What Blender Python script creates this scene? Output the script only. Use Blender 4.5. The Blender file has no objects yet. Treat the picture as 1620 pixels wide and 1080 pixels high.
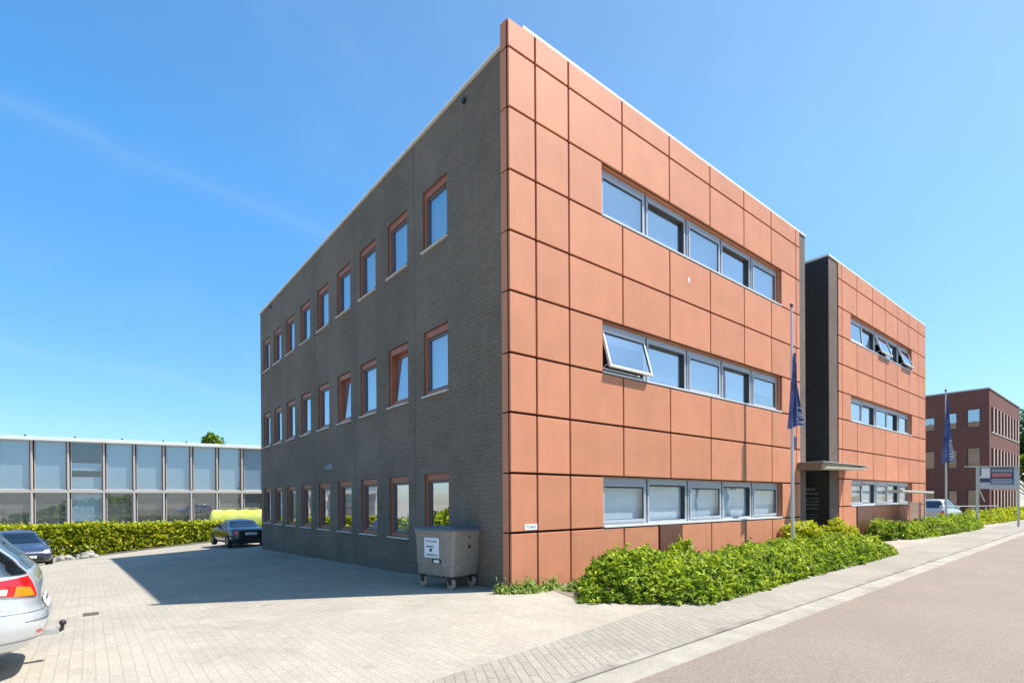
import bpy, bmesh, math, random
import numpy as np
from mathutils import Vector, Matrix
random.seed(7); rng = np.random.default_rng(7)
S = bpy.context.scene; COL = S.collection
R = math.radians

# ---------------------------------------------------------------- camera
CP = Vector((-6.0316, -7.5071, 1.67)); yaw, roll, pitch = R(38.9749), R(-.34525), R(-.14627)
F = Vector((math.sin(yaw)*math.cos(pitch), math.cos(yaw)*math.cos(pitch), math.sin(pitch)))
Rt = Vector((math.cos(yaw), -math.sin(yaw), 0)); U = Rt.cross(F)
R2 = Rt*math.cos(roll)+U*math.sin(roll); U2 = -Rt*math.sin(roll)+U*math.cos(roll)
cd = bpy.data.cameras.new('camera'); cam = bpy.data.objects.new('camera', cd); COL.objects.link(cam)
M3 = Matrix((R2, U2, -F)).transposed(); cam.matrix_world = Matrix.Translation(CP) @ M3.to_4x4()
cd.sensor_width = 36; cd.lens = 826.604/1620*36; cd.shift_x = 0; cd.shift_y = (793.78-540)/1620
cd.clip_end = 3000; cd.clip_start = .05
S.camera = cam
def ray(px, py): return F+R2*((px-810)/826.604)+U2*((793.78-py)/826.604)

# ---------------------------------------------------------------- world and sun
SUN = Vector((.4886, -.333, 1)).normalized()
sun_el = math.asin(SUN.z); sun_az = math.atan2(SUN.x, SUN.y)
S.view_settings.view_transform = 'Standard'; S.view_settings.look = 'None'
S.view_settings.exposure = 1.0; S.view_settings.gamma = 1
W = bpy.data.worlds.new('World'); S.world = W; W.use_nodes = True
nt = W.node_tree; N = nt.nodes; L = nt.links; bg = N['Background']
sk = N.new('ShaderNodeTexSky'); sk.sky_type = 'NISHITA'; sk.sun_disc = False
sk.sun_elevation = sun_el; sk.sun_rotation = sun_az; sk.altitude = 0; sk.air_density = 1.0; sk.dust_density = .3; sk.ozone_density = 2.2
bg.inputs['Strength'].default_value = .15
tc = N.new('ShaderNodeTexCoord')
def vm(op, *a):
    n = N.new('ShaderNodeVectorMath'); n.operation = op
    for i, x in enumerate(a):
        if hasattr(x, 'links'): L.new(x, n.inputs[i])
        else: n.inputs[i].default_value = x
    return n
def mt(op, *a, clamp=False):
    n = N.new('ShaderNodeMath'); n.operation = op; n.use_clamp = clamp
    for i, x in enumerate(a):
        if hasattr(x, 'links'): L.new(x, n.inputs[i])
        else: n.inputs[i].default_value = x
    return n.outputs[0]
def contrail(p, q, width, amp):
    n = ray(*p).cross(ray(*q)).normalized()
    d = vm('DOT_PRODUCT', tc.outputs['Generated'], tuple(n)).outputs['Value']
    nz = N.new('ShaderNodeTexNoise'); nz.inputs['Scale'].default_value = 9; nz.inputs['Detail'].default_value = 5
    L.new(tc.outputs['Generated'], nz.inputs['Vector'])
    d = mt('ADD', d, mt('MULTIPLY', mt('SUBTRACT', nz.outputs[0], .5), .03))
    e = mt('SUBTRACT', 1, mt('DIVIDE', mt('ABSOLUTE', d), width), clamp=True)
    mid = (ray(*p).normalized()+ray(*q).normalized()).normalized()
    near = vm('DOT_PRODUCT', tc.outputs['Generated'], tuple(mid)).outputs['Value']
    near = mt('MULTIPLY', mt('SUBTRACT', near, .90), 12, clamp=True)
    return mt('MULTIPLY', mt('MULTIPLY', mt('MULTIPLY', e, e), near), mt('MULTIPLY', nz.outputs[0], amp))
c = mt('ADD', contrail((0, 160), (500, 365), .03, .17), contrail((0, 545), (400, 632), .03, .17))
wn = N.new('ShaderNodeTexNoise'); wn.inputs['Scale'].default_value = 3; wn.inputs['Detail'].default_value = 8; wn.inputs['Roughness'].default_value = .62
mp = N.new('ShaderNodeMapping'); mp.inputs['Scale'].default_value = (1, 2.6, 1.6); mp.inputs['Rotation'].default_value = (0, .3, .8)
L.new(tc.outputs['Generated'], mp.inputs[0]); L.new(mp.outputs[0], wn.inputs['Vector'])
c = mt('ADD', c, mt('MULTIPLY', mt('MULTIPLY', mt('SUBTRACT', wn.outputs[0], .52), 3, clamp=True), .10))
tint = N.new('ShaderNodeMix'); tint.data_type = 'RGBA'; tint.blend_type = 'MULTIPLY'; tint.inputs[0].default_value = 1
def mixc(fac, a, b):
    n = N.new('ShaderNodeMix'); n.data_type = 'RGBA'; L.new(fac, n.inputs[0])
    for k, x in ((6, a), (7, b)):
        if hasattr(x, 'links'): L.new(x, n.inputs[k])
        else: n.inputs[k].default_value = (*x, 1)
    return n.outputs[2]
sx = N.new('ShaderNodeSeparateXYZ'); L.new(tc.outputs['Generated'], sx.inputs[0])
up = mt('POWER', mt('DIVIDE', sx.outputs[2], .5, clamp=True), .7)
sd = vm('DOT_PRODUCT', tc.outputs['Generated'], tuple(SUN)).outputs['Value']
sunward = mt('DIVIDE', mt('SUBTRACT', sd, .2), .55, clamp=True)
tcol = mixc(up, (.41, .44, .53), mixc(sunward, (.38, .78, .96), (.66, .79, .78)))
fill_glow = mt('ADD', 1, mt('MULTIPLY', mt('DIVIDE', mt('SUBTRACT', sd, .86), .14, clamp=True), 1.0))  # extra sky glow around the unseen sun, added to fill the shade
tv = vm('SCALE', tcol); L.new(fill_glow, tv.inputs['Scale'])
L.new(sk.outputs[0], tint.inputs[6]); L.new(tv.outputs[0], tint.inputs[7])
mx = N.new('ShaderNodeMix'); mx.data_type = 'RGBA'
L.new(c, mx.inputs[0]); L.new(tint.outputs[2], mx.inputs[6]); mx.inputs[7].default_value = (2.3, 2.9, 3.3, 1)
L.new(mx.outputs[2], bg.inputs['Color'])
sl = bpy.data.lights.new('sun', 'SUN'); sl.energy = 4.6; sl.angle = R(.5); sl.color = (1, .95, .87)
so = bpy.data.objects.new('sun', sl); COL.objects.link(so); so.rotation_euler = SUN.to_track_quat('Z', 'Y').to_euler()

# ---------------------------------------------------------------- materials
def mat(name, col, rough=.7, metal=0, spec=.5, noise=0, nscale=5, bump=0, bscale=60, coat=0, detail=4, col2=None, trans=0):
    m = bpy.data.materials.new(name); m.use_nodes = True; n = m.node_tree.nodes; l = m.node_tree.links
    b = n['Principled BSDF']; b.inputs['Base Color'].default_value = (*col, 1); b.inputs['Roughness'].default_value = rough
    b.inputs['Metallic'].default_value = metal; b.inputs['Specular IOR Level'].default_value = spec
    b.inputs['Coat Weight'].default_value = coat; b.inputs['Coat Roughness'].default_value = .04
    t = n.new('ShaderNodeTexCoord')
    if noise:
        nz = n.new('ShaderNodeTexNoise'); nz.inputs['Scale'].default_value = nscale; nz.inputs['Detail'].default_value = detail
        l.new(t.outputs['Object'], nz.inputs['Vector'])
        r = n.new('ShaderNodeValToRGB'); c2 = col2 or tuple(x*(1-noise) for x in col)
        r.color_ramp.elements[0].position = .3; r.color_ramp.elements[1].position = .7
        r.color_ramp.elements[0].color = (*c2, 1)
        r.color_ramp.elements[1].color = (*(col if col2 else tuple(min(1, x*(1+noise*.6)) for x in col)), 1)
        l.new(nz.outputs[0], r.inputs[0]); l.new(r.outputs[0], b.inputs['Base Color'])
    if bump:
        nb = n.new('ShaderNodeTexNoise'); nb.inputs['Scale'].default_value = bscale; nb.inputs['Detail'].default_value = 3
        l.new(t.outputs['Object'], nb.inputs['Vector']); bp = n.new('ShaderNodeBump'); bp.inputs['Strength'].default_value = bump; bp.inputs['Distance'].default_value = .01
        l.new(nb.outputs[0], bp.inputs['Height']); l.new(bp.outputs[0], b.inputs['Normal'])
    return m
def brick_mat(name, c1, c2, mortar, bw, rh, ms, axes='yz', bump=.5, rough=.85, big=.25, offset=.5, rot=0, detailmix=.15, bigscale=.35):
    m = bpy.data.materials.new(name); m.use_nodes = True; n = m.node_tree.nodes; l = m.node_tree.links
    b = n['Principled BSDF']; b.inputs['Roughness'].default_value = rough; b.inputs['Specular IOR Level'].default_value = .3
    t = n.new('ShaderNodeTexCoord'); s = n.new('ShaderNodeSeparateXYZ'); l.new(t.outputs['Object'], s.inputs[0])
    cb = n.new('ShaderNodeCombineXYZ'); l.new(s.outputs['xyz'.index(axes[0])], cb.inputs[0]); l.new(s.outputs['xyz'.index(axes[1])], cb.inputs[1])
    mp = n.new('ShaderNodeMapping'); mp.inputs['Rotation'].default_value = (0, 0, rot); l.new(cb.outputs[0], mp.inputs[0])
    # slight waviness of the courses
    wz = n.new('ShaderNodeTexNoise'); wz.inputs['Scale'].default_value = 1.1; l.new(mp.outputs[0], wz.inputs['Vector'])
    wa = n.new('ShaderNodeVectorMath'); wa.operation = 'MULTIPLY_ADD'; l.new(wz.outputs['Color'], wa.inputs[0]); wa.inputs[1].default_value = (.02, .02, 0); l.new(mp.outputs[0], wa.inputs[2])
    br = n.new('ShaderNodeTexBrick'); l.new(wa.outputs[0], br.inputs['Vector'])
    br.inputs['Color1'].default_value = (*c1, 1); br.inputs['Color2'].default_value = (*c2, 1); br.inputs['Mortar'].default_value = (*mortar, 1)
    br.inputs['Scale'].default_value = 1; br.inputs['Brick Width'].default_value = bw; br.inputs['Row Height'].default_value = rh
    br.inputs['Mortar Size'].default_value = ms; br.inputs['Mortar Smooth'].default_value = .3; br.inputs['Bias'].default_value = 0; br.offset = offset
    nz = n.new('ShaderNodeTexNoise'); nz.inputs['Scale'].default_value = bigscale; nz.inputs['Detail'].default_value = 6; nz.inputs['Roughness'].default_value = .6; l.new(t.outputs['Object'], nz.inputs['Vector'])
    mr = n.new('ShaderNodeMapRange'); mr.inputs[1].default_value = .3; mr.inputs[2].default_value = .7; mr.inputs[3].default_value = 1-big; mr.inputs[4].default_value = 1+big*.6; l.new(nz.outputs[0], mr.inputs[0])
    nf = n.new('ShaderNodeTexNoise'); nf.inputs['Scale'].default_value = 45; nf.inputs['Detail'].default_value = 4; l.new(t.outputs['Object'], nf.inputs['Vector'])
    mf = n.new('ShaderNodeMapRange'); mf.inputs[1].default_value = .3; mf.inputs[2].default_value = .7; mf.inputs[3].default_value = 1-detailmix; mf.inputs[4].default_value = 1+detailmix; l.new(nf.outputs[0], mf.inputs[0])
    mm = n.new('ShaderNodeMath'); mm.operation = 'MULTIPLY'; l.new(mr.outputs[0], mm.inputs[0]); l.new(mf.outputs[0], mm.inputs[1])
    vmn = n.new('ShaderNodeVectorMath'); vmn.operation = 'SCALE'; l.new(br.outputs['Color'], vmn.inputs[0]); l.new(mm.outputs[0], vmn.inputs['Scale'])
    l.new(vmn.outputs[0], b.inputs['Base Color'])
    bp = n.new('ShaderNodeBump'); bp.inputs['Strength'].default_value = bump; bp.inputs['Distance'].default_value = .006; bp.invert = True
    ad = n.new('ShaderNodeMath'); ad.operation = 'MULTIPLY_ADD'; l.new(nf.outputs[0], ad.inputs[0]); ad.inputs[1].default_value = -.5; l.new(br.outputs['Fac'], ad.inputs[2])
    l.new(ad.outputs[0], bp.inputs['Height']); l.new(bp.outputs[0], b.inputs['Normal'])
    return m
def glass_mat(name, tint=(.55, .62, .66), base=.3, rough=.0, gain=1.0):
    m = bpy.data.materials.new(name); m.use_nodes = True; n = m.node_tree.nodes; l = m.node_tree.links
    n.remove(n['Principled BSDF']); o = n['Material Output']
    g = n.new('ShaderNodeBsdfGlossy'); g.inputs['Roughness'].default_value = rough; g.inputs['Color'].default_value = (gain, gain, gain, 1)
    t = n.new('ShaderNodeBsdfTransparent'); t.inputs['Color'].default_value = (*tint, 1)
    lw = n.new('ShaderNodeLayerWeight'); lw.inputs['Blend'].default_value = .5; fr = n.new('ShaderNodeMath'); fr.operation = 'POWER'; l.new(lw.outputs['Facing'], fr.inputs[0]); fr.inputs[1].default_value = 3.5
    tcn = n.new('ShaderNodeTexCoord'); nz = n.new('ShaderNodeTexNoise'); nz.inputs['Scale'].default_value = 1.3; l.new(tcn.outputs['Object'], nz.inputs['Vector'])
    bp = n.new('ShaderNodeBump'); bp.inputs['Strength'].default_value = .06; bp.inputs['Distance'].default_value = .05; l.new(nz.outputs[0], bp.inputs['Height'])
    l.new(bp.outputs[0], g.inputs['Normal'])
    mr = n.new('ShaderNodeMapRange'); l.new(fr.outputs[0], mr.inputs[0]); mr.inputs[1].default_value = 0; mr.inputs[3].default_value = base
    mx = n.new('ShaderNodeMixShader'); l.new(mr.outputs[0], mx.inputs[0]); l.new(t.outputs[0], mx.inputs[1]); l.new(g.outputs[0], mx.inputs[2]); l.new(mx.outputs[0], o.inputs[0])
    return m
def leaf_mat(name, c1, c2, c3, scale=3):
    m = bpy.data.materials.new(name); m.use_nodes = True; n = m.node_tree.nodes; l = m.node_tree.links
    b = n['Principled BSDF']; b.inputs['Roughness'].default_value = .55; b.inputs['Specular IOR Level'].default_value = .3
    at = n.new('ShaderNodeAttribute'); at.attribute_name = 'leafvar'
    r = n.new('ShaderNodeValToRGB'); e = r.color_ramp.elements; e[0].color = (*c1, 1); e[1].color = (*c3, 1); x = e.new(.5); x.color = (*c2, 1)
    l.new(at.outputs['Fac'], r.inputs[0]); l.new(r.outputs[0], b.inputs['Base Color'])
    tr = n.new('ShaderNodeBsdfTranslucent'); l.new(r.outputs[0], tr.inputs[0]); mx = n.new('ShaderNodeMixShader'); mx.inputs[0].default_value = .4
    l.new(b.outputs[0], mx.inputs[1]); l.new(tr.outputs[0], mx.inputs[2]); l.new(mx.outputs[0], n['Material Output'].inputs[0])
    return m

M = {}
M['brick'] = brick_mat('dark brick', (.20, .158, .119), (.178, .14, .104), (.135, .106, .08), .24, .09, .005, 'yz', .7, big=.22, detailmix=.22, bigscale=.5)
M['brick_x'] = brick_mat('dark brick front', (.20, .15, .12), (.155, .12, .10), (.08, .065, .055), .24, .08, .007, 'xz', .9)
M['recess_brick'] = brick_mat('dark recess brick', (.05, .05, .048), (.04, .04, .039), (.022, .022, .022), .24, .08, .006, 'yz', .6, big=.1)  # darker brick for the recess side
M['brown_brick'] = brick_mat('brown brick', (.20, .085, .065), (.17, .07, .055), (.12, .06, .05), .24, .08, .004, 'yz', .2, big=.08)
M['brown_brick_x'] = brick_mat('brown brick front', (.20, .085, .065), (.17, .07, .055), (.12, .06, .05), .24, .08, .004, 'xz', .2, big=.08)
M['panel'] = mat('terracotta panel', (.60, .235, .122), .7, noise=.09, nscale=1.6, bump=.25, bscale=260, detail=7)
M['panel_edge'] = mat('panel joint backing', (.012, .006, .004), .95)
M['shadow_brown'] = mat('painted shadow brown', (.14, .055, .038), .4, noise=.15, nscale=3)  # brown of a cast shadow, painted as a flat sheet
M['white_coping'] = mat('white coping', (.78, .78, .76), .45, noise=.06, nscale=4)
M['coping_grey'] = mat('grey coping', (.45, .46, .46), .5)
M['sill'] = mat('pale stone sill', (.62, .60, .56), .7, noise=.1, nscale=8)
M['wood'] = mat('red brown window frame', (.36, .115, .055), .45, noise=.15, nscale=6)
M['sash'] = mat('dark grey sash', (.10, .12, .14), .4)
M['alu'] = mat('pale aluminium', (.42, .455, .49), .4, metal=.1, noise=.05, nscale=5)
M['alu_dark'] = mat('dark rubber seal', (.03, .04, .055), .5)
M['seal_shade'] = mat('dark seal and painted shade', (.05, .045, .045), .5)
M['alu_white'] = mat('white aluminium', (.62, .63, .63), .35)
M['glass'] = glass_mat('window glass', (.6, .7, .78), base=.50, gain=.92)
M['glass_low'] = glass_mat('clear window glass', (.86, .92, .95), base=.10)
M['glass_curtain'] = glass_mat('curtain wall glass', (.95, .97, .98), base=.18)
M['car_glass'] = glass_mat('car glass', (.10, .12, .13), base=.14)
M['brown_glass'] = glass_mat('brown tinted glass', (.62, .42, .34), base=.06)
M['blind'] = mat('pale roller blind', (.60, .68, .73), .8, noise=.05, nscale=2)
M['blind_white'] = mat('white slatted blind', (.34, .46, .56), .8, noise=.05, nscale=.6)
M['blind_mid'] = mat('grey solar blind', (.13, .135, .14), .8, noise=.14, nscale=.5)
M['blind_grey'] = mat('grey slatted blind', (.13, .14, .12), .8, noise=.18, nscale=1.5)
M['room_dark'] = mat('dark room shade', (.05, .05, .05), .9)  # dark colour standing in for the shade inside the rooms
M['roof'] = mat('roof felt', (.1, .1, .1), .9)
M['pole'] = mat('brushed flagpole metal', (.62, .62, .62), .35, metal=.5)
M['pole_dark'] = mat('flagpole cap', (.12, .11, .11), .4)
M['flag'] = mat('navy flag cloth', (.14, .20, .46), .7, noise=.5, nscale=2.2, col2=(.045, .07, .20))
M['flag_white'] = mat('white flag print', (.75, .77, .8), .8)
M['black'] = mat('black plastic', (.02, .02, .022), .45)
M['tyre'] = mat('tyre rubber', (.022, .022, .023), .8)
M['rim'] = mat('alloy rim', (.5, .5, .52), .25, metal=.8)
M['silver'] = mat('silver car paint', (.66, .69, .72), .28, metal=.55, coat=1)
M['darkpaint'] = mat('dark car paint', (.016, .018, .026), .25, metal=.2, coat=1)
M['bluepaint'] = mat('slate blue car paint', (.055, .065, .095), .28, metal=.5, coat=1)
M['redlens'] = mat('red lens', (.65, .008, .01), .12, coat=1)
M['orangelens'] = mat('orange lens', (.9, .22, .01), .12, coat=1)
M['clearlens'] = mat('clear lens', (.75, .75, .78), .1, coat=1)
M['plate'] = mat('number plate', (.75, .74, .66), .4)
M['canopy'] = mat('bronze canopy cladding', (.17, .135, .11), .45, metal=.2, noise=.1, nscale=3)
M['canopy_sunlit'] = mat('painted sunlit canopy edge', (.72, .70, .63), .5)
M['dark_glass_sign'] = mat('black sign panel', (.014, .018, .02), .25)
M['faint_text'] = mat('grey lettering', (.13, .15, .155), .6)
M['binplastic'] = mat('weathered grey plastic', (.27, .235, .19), .62, noise=.16, nscale=7, bump=.15, bscale=40)
M['binlid'] = mat('dark grey plastic lid', (.13, .135, .14), .5, noise=.15, nscale=5)
M['paper'] = mat('white paper notice', (.78, .79, .8), .6)
M['ink'] = mat('dark print', (.06, .07, .1), .7)
M['caster'] = mat('brown rubber castor', (.42, .28, .20), .7)
M['galv'] = mat('galvanised steel', (.5, .5, .48), .45, metal=.5, noise=.12, nscale=10)
M['signblue'] = mat('slate blue sign print', (.12, .18, .26), .5)
M['signnavy'] = mat('navy sign print', (.03, .045, .10), .5)
M['signred'] = mat('red sign print', (.55, .03, .03), .5)
M['signgrey'] = mat('pale grey sign sheet', (.48, .49, .48), .5, noise=.15, nscale=6)
M['lime'] = mat('lime yellow tarpaulin', (.50, .60, .03), .6, noise=.12, nscale=1.2, col2=(.62, .60, .22), bump=.6, bscale=2.5)
M['stone'] = mat('grey rubble stone', (.30, .285, .26), .85, noise=.35, nscale=6, bump=.5, bscale=20)
M['soil'] = mat('dry soil', (.20, .16, .11), .95, noise=.4, nscale=4, bump=.5, bscale=30)
M['bark'] = mat('bark', (.10, .075, .05), .9, noise=.3, nscale=12)
M['leaf'] = leaf_mat('fresh hedge leaf', (.045, .10, .006), (.20, .30, .014), (.52, .60, .045))
M['leaf_light'] = leaf_mat('lime hedge leaf', (.13, .19, .008), (.38, .42, .014), (.70, .66, .04))
M['leaf_tree'] = leaf_mat('tree leaf', (.03, .075, .012), (.07, .14, .02), (.13, .22, .035))
M['leaf_weed'] = leaf_mat('weed leaf', (.14, .20, .04), (.28, .38, .07), (.48, .55, .17))
M['red_brown'] = mat('red brown steel', (.20, .06, .035), .5)
M['slot_strip'] = mat('pale pink window fin', (.55, .40, .33), .7)
M['mullion'] = mat('off white mullion', (.52, .48, .43), .5)

# ---------------------------------------------------------------- helpers
class MB:
    def __init__(s): s.v = []; s.f = []; s.mi = []; s.mats = []
    def mk(s, m):
        if m is None: return 0
        if m not in s.mats: s.mats.append(m)
        return s.mats.index(m)
    def poly(s, pts, m=None):
        b = len(s.v); s.v += [tuple(p) for p in pts]; s.f.append(tuple(range(b, b+len(pts)))); s.mi.append(s.mk(m))
    def box(s, a, b, m=None):
        x0, y0, z0 = [min(a[i], b[i]) for i in range(3)]; x1, y1, z1 = [max(a[i], b[i]) for i in range(3)]
        n = len(s.v); s.v += [(x0, y0, z0), (x1, y0, z0), (x1, y1, z0), (x0, y1, z0), (x0, y0, z1), (x1, y0, z1), (x1, y1, z1), (x0, y1, z1)]
        for f in ((3, 2, 1, 0), (4, 5, 6, 7), (0, 1, 5, 4), (1, 2, 6, 5), (2, 3, 7, 6), (3, 0, 4, 7)):
            s.f.append(tuple(n+i for i in f)); s.mi.append(s.mk(m))
    def obox(s, fr, a, b, m=None):     # box in a frame fr: (u,v,w)->point
        n = len(s.v)
        for z in (a[2], b[2]):
            for x, y in ((a[0], a[1]), (b[0], a[1]), (b[0], b[1]), (a[0], b[1])): s.v.append(tuple(fr(x, y, z)))
        for f in ((3, 2, 1, 0), (4, 5, 6, 7), (0, 1, 5, 4), (1, 2, 6, 5), (2, 3, 7, 6), (3, 0, 4, 7)):
            s.f.append(tuple(n+i for i in f)); s.mi.append(s.mk(m))
    def tube(s, p, q, r0, r1=None, n=12, m=None, caps=True):
        r1 = r0 if r1 is None else r1; p = Vector(p); q = Vector(q); d = (q-p).normalized()
        a = d.orthogonal().normalized(); c = d.cross(a); b = len(s.v)
        for P, r in ((p, r0), (q, r1)):
            for i in range(n): t = 2*math.pi*i/n; s.v.append(tuple(P+a*math.cos(t)*r+c*math.sin(t)*r))
        for i in range(n):
            j = (i+1) % n; s.f.append((b+i, b+j, b+n+j, b+n+i)); s.mi.append(s.mk(m))
        if caps: s.f.append(tuple(b+i for i in reversed(range(n)))); s.mi.append(s.mk(m)); s.f.append(tuple(b+n+i for i in range(n))); s.mi.append(s.mk(m))
    def grid(s, P, m=None, closed=False):  # P[i][j]
        b = len(s.v); h = len(P); w = len(P[0])
        for r in P: s.v += [tuple(p) for p in r]
        for i in range(h-1):
            for j in range(w if closed else w-1):
                k = (j+1) % w; s.f.append((b+i*w+j, b+i*w+k, b+(i+1)*w+k, b+(i+1)*w+j)); s.mi.append(s.mk(m))
    def build(s, name, m=None, parent=None, smooth=False, bevel=0, origin=None, thick=0):
        me = bpy.data.meshes.new(name)
        vs = s.v if origin is None else [tuple(Vector(p)-Vector(origin)) for p in s.v]
        me.from_pydata(vs, [], s.f); me.update()
        for x in (s.mats or [m]): me.materials.append(M[x] if isinstance(x, str) else x)
        if s.mats: me.polygons.foreach_set('material_index', s.mi)
        bm = bmesh.new(); bm.from_mesh(me); bmesh.ops.remove_doubles(bm, verts=bm.verts, dist=1e-5) if smooth else None
        bmesh.ops.recalc_face_normals(bm, faces=bm.faces); bm.to_mesh(me); bm.free()
        if smooth: me.polygons.foreach_set('use_smooth', [True]*len(me.polygons))
        o = bpy.data.objects.new(name, me); COL.objects.link(o)
        if origin is not None: o.location = origin
        if parent is not None: o.parent = parent
        if thick: k = o.modifiers.new('t', 'SOLIDIFY'); k.thickness = thick
        if bevel: k = o.modifiers.new('b', 'BEVEL'); k.width = bevel; k.segments = 2; k.limit_method = 'ANGLE'; k.angle_limit = R(40)
        return o
def tag(o, label, cat, group=None, kind=None):
    o['label'] = label; o['category'] = cat
    if group: o['group'] = group
    if kind: o['kind'] = kind
    return o
def thing(name, label, cat, loc=(0, 0, 0), rz=0, group=None):
    o = bpy.data.objects.new(name, None); COL.objects.link(o); o.location = loc; o.rotation_euler = (0, 0, rz); o.empty_display_size = .3
    return tag(o, label, cat, group)
def struct(o, label=None): o['kind'] = 'structure'; return o
def copy_tree(o, parent=None):
    c = o.copy(); COL.objects.link(c); c.parent = parent
    for ch in list(o.children): copy_tree(ch, c)
    return c
def text_mesh(txt, name, size, m, parent, mw, ext=.001, align='CENTER'):
    cu = bpy.data.curves.new(name, 'FONT'); cu.body = txt; cu.size = size; cu.extrude = ext; cu.align_x = align; cu.align_y = 'CENTER'
    t = bpy.data.objects.new(name+'_c', cu); COL.objects.link(t); dg = bpy.context.evaluated_depsgraph_get()
    me = bpy.data.meshes.new_from_object(t.evaluated_get(dg)); bpy.data.objects.remove(t); me.materials.clear(); me.materials.append(M[m])
    me.transform(mw); o = bpy.data.objects.new(name, me); COL.objects.link(o); o.parent = parent
    return o

# ---------------------------------------------------------------- ground
def gh(x, y):
    X = min(max(x, -14), 0); Y = min(max(y, 0), 60)
    return (-.024*Y+.0019*X*Y+.0045*X*max(min(Y, 40)-20, 0))*min(max((8-x)/8, 0), 1)
M['paving'] = brick_mat('grey clinker paving', (.355, .315, .255), (.325, .288, .232), (.27, .24, .195), .21, .105, .005, 'xy', .35, big=.15, rot=R(90), detailmix=.2, bigscale=.45, offset=.5)
M['sidewalk'] = brick_mat('sidewalk clinker paving', (.305, .275, .228), (.265, .24, .20), (.175, .158, .13), .42, .10, .006, 'xy', .5, big=.16, rot=R(118), detailmix=.18)
M['gutter'] = mat('concrete gutter', (.30, .272, .225), .85, noise=.22, nscale=2.2, bump=.3, bscale=60)
M['kerbm'] = mat('concrete kerb', (.25, .228, .19), .85, noise=.3, nscale=3, bump=.3, bscale=50)
M['asphalt'] = mat('pinkish worn asphalt', (.212, .168, .132), .85, noise=.10, nscale=.35, bump=.5, bscale=130, detail=8)
def island_var(m, amt):
    n = m.node_tree.nodes; l = m.node_tree.links; b = n['Principled BSDF']; src = b.inputs['Base Color'].links[0].from_socket
    g_ = n.new('ShaderNodeNewGeometry'); mr = n.new('ShaderNodeMapRange'); mr.inputs[3].default_value = 1-amt; mr.inputs[4].default_value = 1+amt*.6
    l.new(g_.outputs['Random Per Island'], mr.inputs[0]); v = n.new('ShaderNodeVectorMath'); v.operation = 'SCALE'; l.new(src, v.inputs[0]); l.new(mr.outputs[0], v.inputs['Scale']); l.new(v.outputs[0], b.inputs['Base Color'])
def stains(m, scale, lo, hi, col, amt, stretch=None):
    n = m.node_tree.nodes; l = m.node_tree.links; b = n['Principled BSDF']; src = b.inputs['Base Color'].links[0].from_socket
    t = n.new('ShaderNodeTexCoord'); nz = n.new('ShaderNodeTexNoise'); nz.inputs['Scale'].default_value = scale; nz.inputs['Detail'].default_value = 9; nz.inputs['Roughness'].default_value = .68; nz.inputs['Distortion'].default_value = .6
    l.new(t.outputs['Object'], nz.inputs['Vector'])
    if stretch:
        mp_ = n.new('ShaderNodeMapping'); mp_.inputs['Scale'].default_value = stretch; l.new(t.outputs['Object'], mp_.inputs[0]); l.new(mp_.outputs[0], nz.inputs['Vector'])
    mr = n.new('ShaderNodeMapRange'); mr.inputs[1].default_value = lo; mr.inputs[2].default_value = hi; mr.inputs[4].default_value = amt
    l.new(nz.outputs[0], mr.inputs[0]); mx = n.new('ShaderNodeMix'); mx.data_type = 'RGBA'; l.new(mr.outputs[0], mx.inputs[0]); l.new(src, mx.inputs[6]); mx.inputs[7].default_value = (*col, 1); l.new(mx.outputs[2], b.inputs['Base Color'])
def add_speckle(m, scale, amt):
    n = m.node_tree.nodes; l = m.node_tree.links; b = n['Principled BSDF']; src = b.inputs['Base Color'].links[0].from_socket
    t = n.new('ShaderNodeTexCoord'); nz = n.new('ShaderNodeTexNoise'); nz.inputs['Scale'].default_value = scale; nz.inputs['Detail'].default_value = 2
    l.new(t.outputs['Object'], nz.inputs['Vector']); mr = n.new('ShaderNodeMapRange'); mr.inputs[1].default_value = .35; mr.inputs[2].default_value = .65; mr.inputs[3].default_value = 1-amt; mr.inputs[4].default_value = 1+amt
    l.new(nz.outputs[0], mr.inputs[0]); v = n.new('ShaderNodeVectorMath'); v.operation = 'SCALE'; l.new(src, v.inputs[0]); l.new(mr.outputs[0], v.inputs['Scale']); l.new(v.outputs[0], b.inputs['Base Color'])
stains(M['paving'], .5, .5, .7, (.21, .187, .155), .62); stains(M['paving'], 2.3, .58, .74, (.17, .152, .125), .5); stains(M['sidewalk'], .8, .5, .7, (.19, .165, .135), .55)
stains(M['gutter'], .7, .5, .7, (.16, .14, .11), .5); stains(M['asphalt'], .3, .48, .72, (.15, .124, .104), .6); stains(M['asphalt'], 1.6, .6, .75, (.14, .116, .098), .4); stains(M['asphalt'], 1, .55, .72, (.165, .135, .112), .4, (.12, 1.6, 1))
island_var(M['kerbm'], .2); island_var(M['panel'], .07); stains(M['brick'], .5, .55, .75, (.26, .205, .155), .5); stains(M['panel'], 1, .54, .74, (.40, .165, .095), .38, (5, 5, .35)); stains(M['brick'], 1, .56, .75, (.25, .205, .16), .4, (4, 4, .3)); stains(M['brick'], 5, .55, .7, (.25, .2, .15), .35)
add_speckle(M['asphalt'], 70, .22); add_speckle(M['gutter'], 90, .12)
g = MB()
xs = [-600, -300, -120, -60, -30, -20]+[x*1.0 for x in range(-14, 10)]+[12, 20, 30, 50, 90, 160, 320, 700]
ys = [-600, -200, -60, -20, -8]+[y*1.0 for y in range(-4, 40)]+[45, 50, 55, 60, 80, 120, 250, 600, 1200]
g.grid([[(x, y, gh(x, y)) for x in xs] for y in ys])
struct(g.build('ground', 'paving', smooth=True))
def edge_asph(x): return -4.42+.028*x if x < 12 else -4.42+.028*12+.0236*(x-12)
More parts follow.
